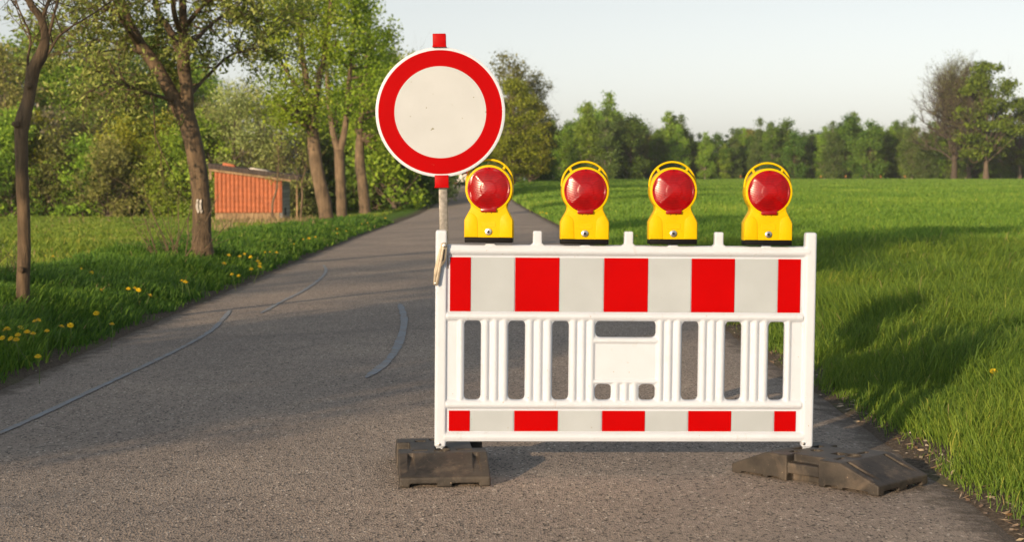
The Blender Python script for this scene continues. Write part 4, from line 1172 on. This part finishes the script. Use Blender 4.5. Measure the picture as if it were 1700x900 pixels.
# ------------------------------------------------------------------ shed
def make_shed():
    D = 90.0
    a = at(357, 368, D); sc = D / FPX
    z0 = float(land(a[0], D)) - .15
    root = empty('garden_shed', (a[0], D, z0))
    W = 111 * sc; dep = 3.2
    zb = at(357, 353, D)[2] - z0                   # bottom of the tiles
    zl = at(357, 283, D)[2] - z0; zr = at(467, 298, D)[2] - z0
    bm = bmesh.new()
    for k in range(15):                            # plank base
        x0 = W * .96 * k / 15; add_box(bm, x0 + .008, x0 + W * .96 / 15 - .008, .05 + .01 * (k % 2), .09, 0, zb + .1, .004, 1)
    from_bm('plank_base', bm, M['plank'], root)
    # pantile cladding: rounded columns, stepped courses
    nc, rows = 16, 7
    nx, nz = nc * 8 + 1, rows * 6 + 1
    V = []; F = []
    for j in range(nz):
        t = j / (nz - 1)
        for i in range(nx):
            s = i / (nx - 1)
            z = zb + t * ((zl + (zr - zl) * s) - zb)
            ph = (s * nc) % 1
            y = -.045 * math.sin(math.pi * min(1, ph * 1.25)) if ph < .8 else .02 * math.sin(math.pi * (ph - .8) / .2)
            cr = (t * rows) % 1
            V.append((s * W, y - .03 * (1 - cr) + .03, z))
    for j in range(nz - 1):
        for i in range(nx - 1):
            k = j * nx + i; F.append((k, k + 1, k + nx + 1, k + nx))
    me = bpy.data.meshes.new('tile_wall'); me.from_pydata(V, [], F)
    o = link('tile_wall', me, M['tile'], root, 40)
    md = o.modifiers.new('s', 'SOLIDIFY'); md.thickness = .03
    bm = bmesh.new(); add_prism(bm, [(.06, 0), (W - .06, 0), (W - .06, zr - .02), (.06, zl - .02)], .1, dep)
    from_bm('block_wall', bm, M['block'], root)
    bm = bmesh.new(); add_box(bm, W - .05, W + .02, .14, dep - .05, .0, zr - .05); from_bm('side_wall', bm, M['block'], root)
    bm = bmesh.new(); add_box(bm, W + .015, W + .03, .9, 1.6, .55, 1.0); from_bm('side_opening', bm, M['dark_hole'], root)
    # mono-pitch roof running down to the right, with wide eaves
    sl_ = (zr - zl) / W
    def rz(x): return zl + .08 + sl_ * x
    bm = bmesh.new(); x0, x1 = -.30, W + .95
    n = 24
    for k in range(n):
        xa = x0 + (x1 - x0) * k / n; xb = x0 + (x1 - x0) * (k + 1) / n
        add_prism(bm, [(xa, rz(xa)), (xb + .03, rz(xb) - .0), (xb + .03, rz(xb) + .24), (xa, rz(xa) + .28)], -.30, dep + .3)
    rf = from_bm('roof', bm, M['roof'], root)
    bm = bmesh.new(); add_prism(bm, [(x0, rz(x0) - .13), (x1 - .4, rz(x1 - .4) - .13), (x1 - .4, rz(x1 - .4) - .004), (x0, rz(x0) - .004)], -.22, -.10, .01)
    from_bm('barge_board', bm, M['plank'], rf)
    bm = bmesh.new(); add_prism(bm, [(.45, rz(.45) + .27), (1.15, rz(1.15) + .27), (1.1, rz(1.1) + .40), (.5, rz(.5) + .44)], -.1, .5, .02)
    from_bm('ridge_tile', bm, M['tile'], rf)
    bm = bmesh.new(); add_prism(bm, [(1.9, rz(1.9) + .27), (3.0, rz(3.0) + .27), (2.9, rz(2.9) + .33), (2.0, rz(2.0) + .36)], .1, 1.4, .01)
    from_bm('roof_patch', bm, M['zinc'], rf)
    bm = bmesh.new(); add_box(bm, -.30, -.16, -.1, .0, zl - .5, zl + .0)
    from_bm('eaves_strut', bm, M['plank'], root)
    bm = bmesh.new(); add_box(bm, W + .72, W + .80, .6, .68, 0, rz(W + .75))
    from_bm('eaves_post', bm, M['plank'], root)
    tag(root, 'small shed clad in red roof tiles with a sagging lean-to roof', 'shed')
M['plank'] = barkmat('plank', (.13, .085, .045), (.36, .25, .14), 4)
M['tile'] = simple('tile', (.33, .098, .036), .7, var=.22, scale=3, bmp=.2, bscale=30)
M['roof'] = simple('roof', (.055, .042, .036), .85, var=.4, scale=3, bmp=.3, bscale=12)
mblk, N_, L_, b_ = mat('block')
br = N_.new('ShaderNodeTexBrick'); br.inputs['Scale'].default_value = 2.2
br.inputs['Color1'].default_value = (.42, .41, .40, 1); br.inputs['Color2'].default_value = (.28, .275, .27, 1); br.inputs['Mortar'].default_value = (.05, .045, .04, 1)
tc = N_.new('ShaderNodeTexCoord'); mp = N_.new('ShaderNodeMapping'); mp.inputs['Rotation'].default_value = (R(90), 0, R(90))
L_.new(tc.outputs['Object'], mp.inputs[0]); L_.new(mp.outputs[0], br.inputs['Vector']); L_.new(br.outputs[0], b_.inputs['Base Color'])
b_.inputs['Roughness'].default_value = .95
M['block'] = mblk
make_shed()

# thin saplings in front of the shed and a leafless twig shrub by the forked tree
def sapling(pts, label, seed, D=None, leaf=4):
    rng = np.random.default_rng(seed)
    b = on_land(pts[0][0], pts[0][1])
    V, F, L = [], [], []
    q = px_limb(pts, b[1]); tube(V, F, q[:, :3], q[:, 3], 6)
    for k in range(22):
        i = rng.integers(len(q) // 2, len(q))
        branchlets(V, F, L, q[i, :3], np.array([rng.normal() * .6, rng.normal() * .5, .7]), .5 + .8 * rng.random(), .014, rng, 5, leaf, .08, 0, 4, 0)
    finish_tree('sapling', b, V, F, L, M['bark_brown'], M['leaf_olive'], .09, rng, label, 'sapling', 'saplings in front of the shed')
sapling([(453, 372, 2), (452, 355, 1.9), (453, 335, 1.8), (459, 315, 1.6), (461, 290, 1.3), (463, 262, .9), (461, 240, .6)], 'crooked thin sapling in front of the red tile wall', 81)
sapling([(499, 374, 2), (500, 350, 1.9), (502, 325, 1.7), (501, 305, 1.5), (506, 285, 1.1), (509, 265, .7)], 'thin sapling right of the shed beside the lime trees', 82)
rng = np.random.default_rng(83)
b = on_land(292, 440, .15); V, F, L = [], [], []
for k in range(18):
    a = rng.normal() * .42
    p = b + [rng.normal() * .10, rng.normal() * .08, -.02]
    branchlets(V, F, L, p, np.array([math.sin(a) - .06, rng.normal() * .2, math.cos(a)]), .75 + .7 * rng.random(), .009, rng, 3, 1, .03, 0, 4, 0)
root = empty('twig_shrub', b); link('twigs', vf_mesh('twigs', [v - b for v in V], F), M['bark_brown'], root, 180)
link('leaves', leaf_mesh('leaves', np.concatenate(L) - b, np.full(sum(map(len, L)), .03), rng.random(sum(map(len, L))), rng), M['leaf_brown'], root)
tag(root, 'bare twiggy shrub at the foot of the forked tree', 'shrub')
# pale leaved sprig entering at the left edge
b = on_land(-22, 505); V, F, L = [], [], []
for k in range(7):
    branchlets(V, F, L, b + [0, 0, .0], np.array([.35 + .35 * rng.random(), rng.normal() * .25, .9]), .55 + .35 * rng.random(), .007, rng, 6, 9, .02, .03, 4, 0)
root = empty('young_willow', b); link('stems', vf_mesh('stems', [v - b for v in V], F), M['bark_brown'], root, 180)
cc = np.concatenate(L) - b
link('leaves', leaf_mesh('leaves', cc, np.full(len(cc), .035), rng.random(len(cc)), rng, .35), M['leaf_pale'], root)
tag(root, 'young willow sprig with pale narrow leaves left of the slender tree', 'shrub')

# ------------------------------------------------------------------ dandelions
M['petal'] = simple('petal', (.74, .54, .006), .6, var=.15, scale=60)
M['stem'] = simple('stem', (.10, .16, .04), .6)
def make_dandelion():
    root = empty('dandelion', (0, 0, 0))
    V, F = [], []
    tube(V, F, np.array([[0, 0, -.20], [.006, .003, -.09], [0, 0, 0]]), [.0028, .0025, .0025], 5)
    link('stem', vf_mesh('stem', V, F), M['stem'], root, 180)
    rg = np.random.default_rng(3)
    V, F = [], []
    for layer, (n, l, up) in enumerate(((22, .026, .15), (18, .021, .45), (12, .014, .9))):
        for k in range(n):
            a = 2 * math.pi * (k + .5 * layer) / n + rg.normal() * .06
            d = np.array([math.cos(a), math.sin(a), 0]); s = np.array([-d[1], d[0], 0])
            p0 = np.array([0, 0, .002 * layer]); p1 = p0 + d * l * .6 + [0, 0, l * up * .7]; p2 = p0 + d * l * math.cos(up) + [0, 0, l * up]
            w = l * .19; b0 = sum(map(len, V))
            V.append(np.array([p0 - s * w * .4, p0 + s * w * .4, p1 + s * w, p1 - s * w, p2])); F += [(b0, b0 + 1, b0 + 2, b0 + 3), (b0 + 3, b0 + 2, b0 + 4)]
    link('flower_head', vf_mesh('flower_head', V, F), M['petal'], root)
    return root
dl = make_dandelion()
DP = [(8, 550), (34, 545), (18, 563), (30, 557), (27, 565), (45, 552), (55, 555), (64, 532), (78, 550), (102, 543), (117, 541), (63, 593), (160, 521), (186, 539), (167, 482), (4, 562), (12, 547), (58, 534),
      (98, 457), (86, 459), (125, 444), (135, 447), (150, 447), (152, 453), (88, 426), (76, 425), (119, 427), (173, 430), (178, 432), (194, 430), (208, 431), (217, 429), (228, 427), (247, 433), (174, 410),
      (213, 480), (224, 479), (230, 482), (249, 491), (302, 467), (307, 468), (310, 470), (380, 424), (385, 456), (396, 458), (372, 438), (417, 447), (416, 427), (431, 438), (431, 443), (440, 420), (459, 420),
      (398, 426), (406, 422), (428, 434), (488, 406), (448, 419), (504, 398), (513, 396), (524, 394), (560, 388), (575, 384), (601, 372), (640, 362), (560, 380), (610, 370),
      (897, 353), (901, 353), (907, 354), (1057, 392), (1378, 515), (1397, 516), (1650, 618), (880, 351), (1150, 385)]
def dz(px, py):
    if px > 1300: return 'yellow dandelion in the long grass right of the barrier', 'dandelions right of the barrier'
    if px > 700: return 'small yellow dandelion in the field behind the barrier', 'dandelions in the field'
    if px < 200 and py > 500: return 'yellow dandelion in the near verge below the slender tree', 'dandelions below the slender tree'
    if px < 260 and py < 465: return 'yellow dandelion in the meadow between the slender and the forked tree', 'dandelions in the meadow'
    if px < 320: return 'yellow dandelion in the verge before the twiggy shrub', 'dandelions before the twiggy shrub'
    if px < 500: return 'yellow dandelion in the verge between the forked tree and the road', 'dandelions right of the forked tree'
    return 'yellow dandelion in the verge beside the lime green trees', 'dandelions by the lime trees'
for i, (px, py) in enumerate(DP):
    o = dl if i == 0 else copy_tree(dl)
    p = on_land(px, py, .20 + .05 * random.random())
    gz = float(ground_z(p[0], p[1]))
    r_ = ray(px, py); z = CAM_H + r_[2] * p[1] / r_[1]
    s = (1.0 if p[1] < 20 else 1.25) * (.85 + .3 * random.random())
    o.location = (p[0], p[1], z)
    o.rotation_euler = (R(random.gauss(18, 14)), R(random.gauss(0, 12)), random.random() * .6)
    o.scale = (s, s, max(.8, (z - gz) / .20 * 1.0) if False else s)
    l, g = dz(px, py); tag(o, l, 'dandelion', g)

# ------------------------------------------------------------------ far vehicle, canopy and marker stakes
def make_truck():
    D = 235.0
    x = (767 - 850) / FPX * D
    z0 = float(road_z(x, D))
    root = empty('delivery_truck', (x, D, z0), (0, 0, R(3)))
    tm = {'w': simple('truck_white', (.78, .78, .74), .4), 'r': simple('truck_red', (.35, .03, .02), .5), 'k': M['black_plastic']}
    bm = bmesh.new(); add_box(bm, -1.1, 1.1, 0, 4.2, .95, 2.15, .04); from_bm('cargo_box', bm, tm['w'], root)
    bm = bmesh.new(); add_box(bm, -.95, .95, .1, 6.2, .6, .92, .02); from_bm('chassis', bm, tm['k'], root)
    bm = bmesh.new(); add_prism(bm, [(-1.05, .7), (1.05, .7), (1.05, 2.5), (.95, 3.0), (-.95, 3.0), (-1.05, 2.5)], 4.3, 6.3, .06); cb = from_bm('cab', bm, tm['r'], root)
    bm = bmesh.new(); add_box(bm, -.8, .8, 4.28, 4.31, 2.2, 2.75); from_bm('rear_window', bm, tm['k'], cb)
    for sx in (-.85, .85):
        for yy in (1.0, 5.3):
            V, F = [], []
            tube(V, F, np.array([[sx - .14, yy, .45], [sx + .14, yy, .45]]), [.45, .45], 18); F.append(tuple(range(17, -1, -1)))
            link('wheel', vf_mesh('wheel', V, F), tm['k'], root, 40)
        bm = bmesh.new(); add_box(bm, sx - .12, sx + .12, -.03, .02, .72, .86); from_bm('tail_light', bm, M['clip_red'], root)
    bm = bmesh.new(); add_box(bm, -1.0, 1.0, -.06, .03, .5, .62, .01); from_bm('bumper', bm, tm['k'], root)
    tag(root, 'white box truck with red cab far down the road behind the sign post', 'truck')
make_truck()
def make_canopy():
    D = 214.0
    x = (893 - 850) / FPX * D
    z0 = float(land(x, D))
    root = empty('canopy_tent', (x, D, z0))
    w = simple('canopy_white', (.70, .72, .72), .6)
    bm = bmesh.new()
    vs = [bm.verts.new(p) for p in ((-1.9, -1.2, 1.35), (1.9, -1.2, 1.35), (1.9, 1.2, 1.35), (-1.9, 1.2, 1.35), (0, 0, 1.75))]
    for a_, b_ in ((0, 1), (1, 2), (2, 3), (3, 0)): bm.faces.new((vs[a_], vs[b_], vs[4]))
    bm.faces.new(vs[:4][::-1])
    from_bm('canopy_roof', bm, w, root, 10)
    for sx in (-1.8, 1.8):
        for sy in (-1.1, 1.1):
            bm = bmesh.new(); add_box(bm, sx - .06, sx + .06, sy - .06, sy + .06, 0, 1.36); from_bm('pole', bm, w, root)
    tag(root, 'small white canopy at the wood edge between the first two lamps', 'canopy')
make_canopy()
M['orange'] = simple('orange', (.45, .15, .03), .6)
def make_stake():
    root = empty('marker_stake', (0, 0, 0))
    bm = bmesh.new(); add_box(bm, -.03, .03, -.03, .03, 0, .75); from_bm('stake', bm, M['plank'], root)
    bm = bmesh.new(); add_box(bm, -.09, .09, -.06, .06, .58, .78, .02); from_bm('marker_cap', bm, M['orange'], root)
    return root
st = make_stake()
for i, (px, w) in enumerate(((1229, 'just left of the fourth lamp'), (1362, 'right of the fourth lamp'), (1403, 'midway to the great bare tree'), (1461, 'shortly before the great bare tree'), (1501, 'below the great bare tree'))):
    o = st if i == 0 else copy_tree(st)
    d = 252; o.location = ((px - 850) / FPX * d, d, 0)
    tag(o, f'tiny orange marker stake at the field edge, {w}', 'marker stake', 'orange stakes along the field edge')


# ------------------------------------------------------------------ evening haze
bm = bmesh.new(); add_box(bm, -420, 420, -90, 620, -6, 30)
hz = from_bm('haze', bm)
hm = bpy.data.materials.new('haze'); hm.use_nodes = True
hn = hm.node_tree; hn.nodes.remove(hn.nodes['Principled BSDF'])
pv = hn.nodes.new('ShaderNodeVolumePrincipled'); pv.inputs['Density'].default_value = .00018; pv.inputs['Color'].default_value = (.84, .92, 1, 1)
hn.links.new(pv.outputs[0], hn.nodes['Material Output'].inputs['Volume'])
hz.data.materials.append(hm)
tag(hz, 'thin evening haze over the field and woods', 'haze', kind='stuff')
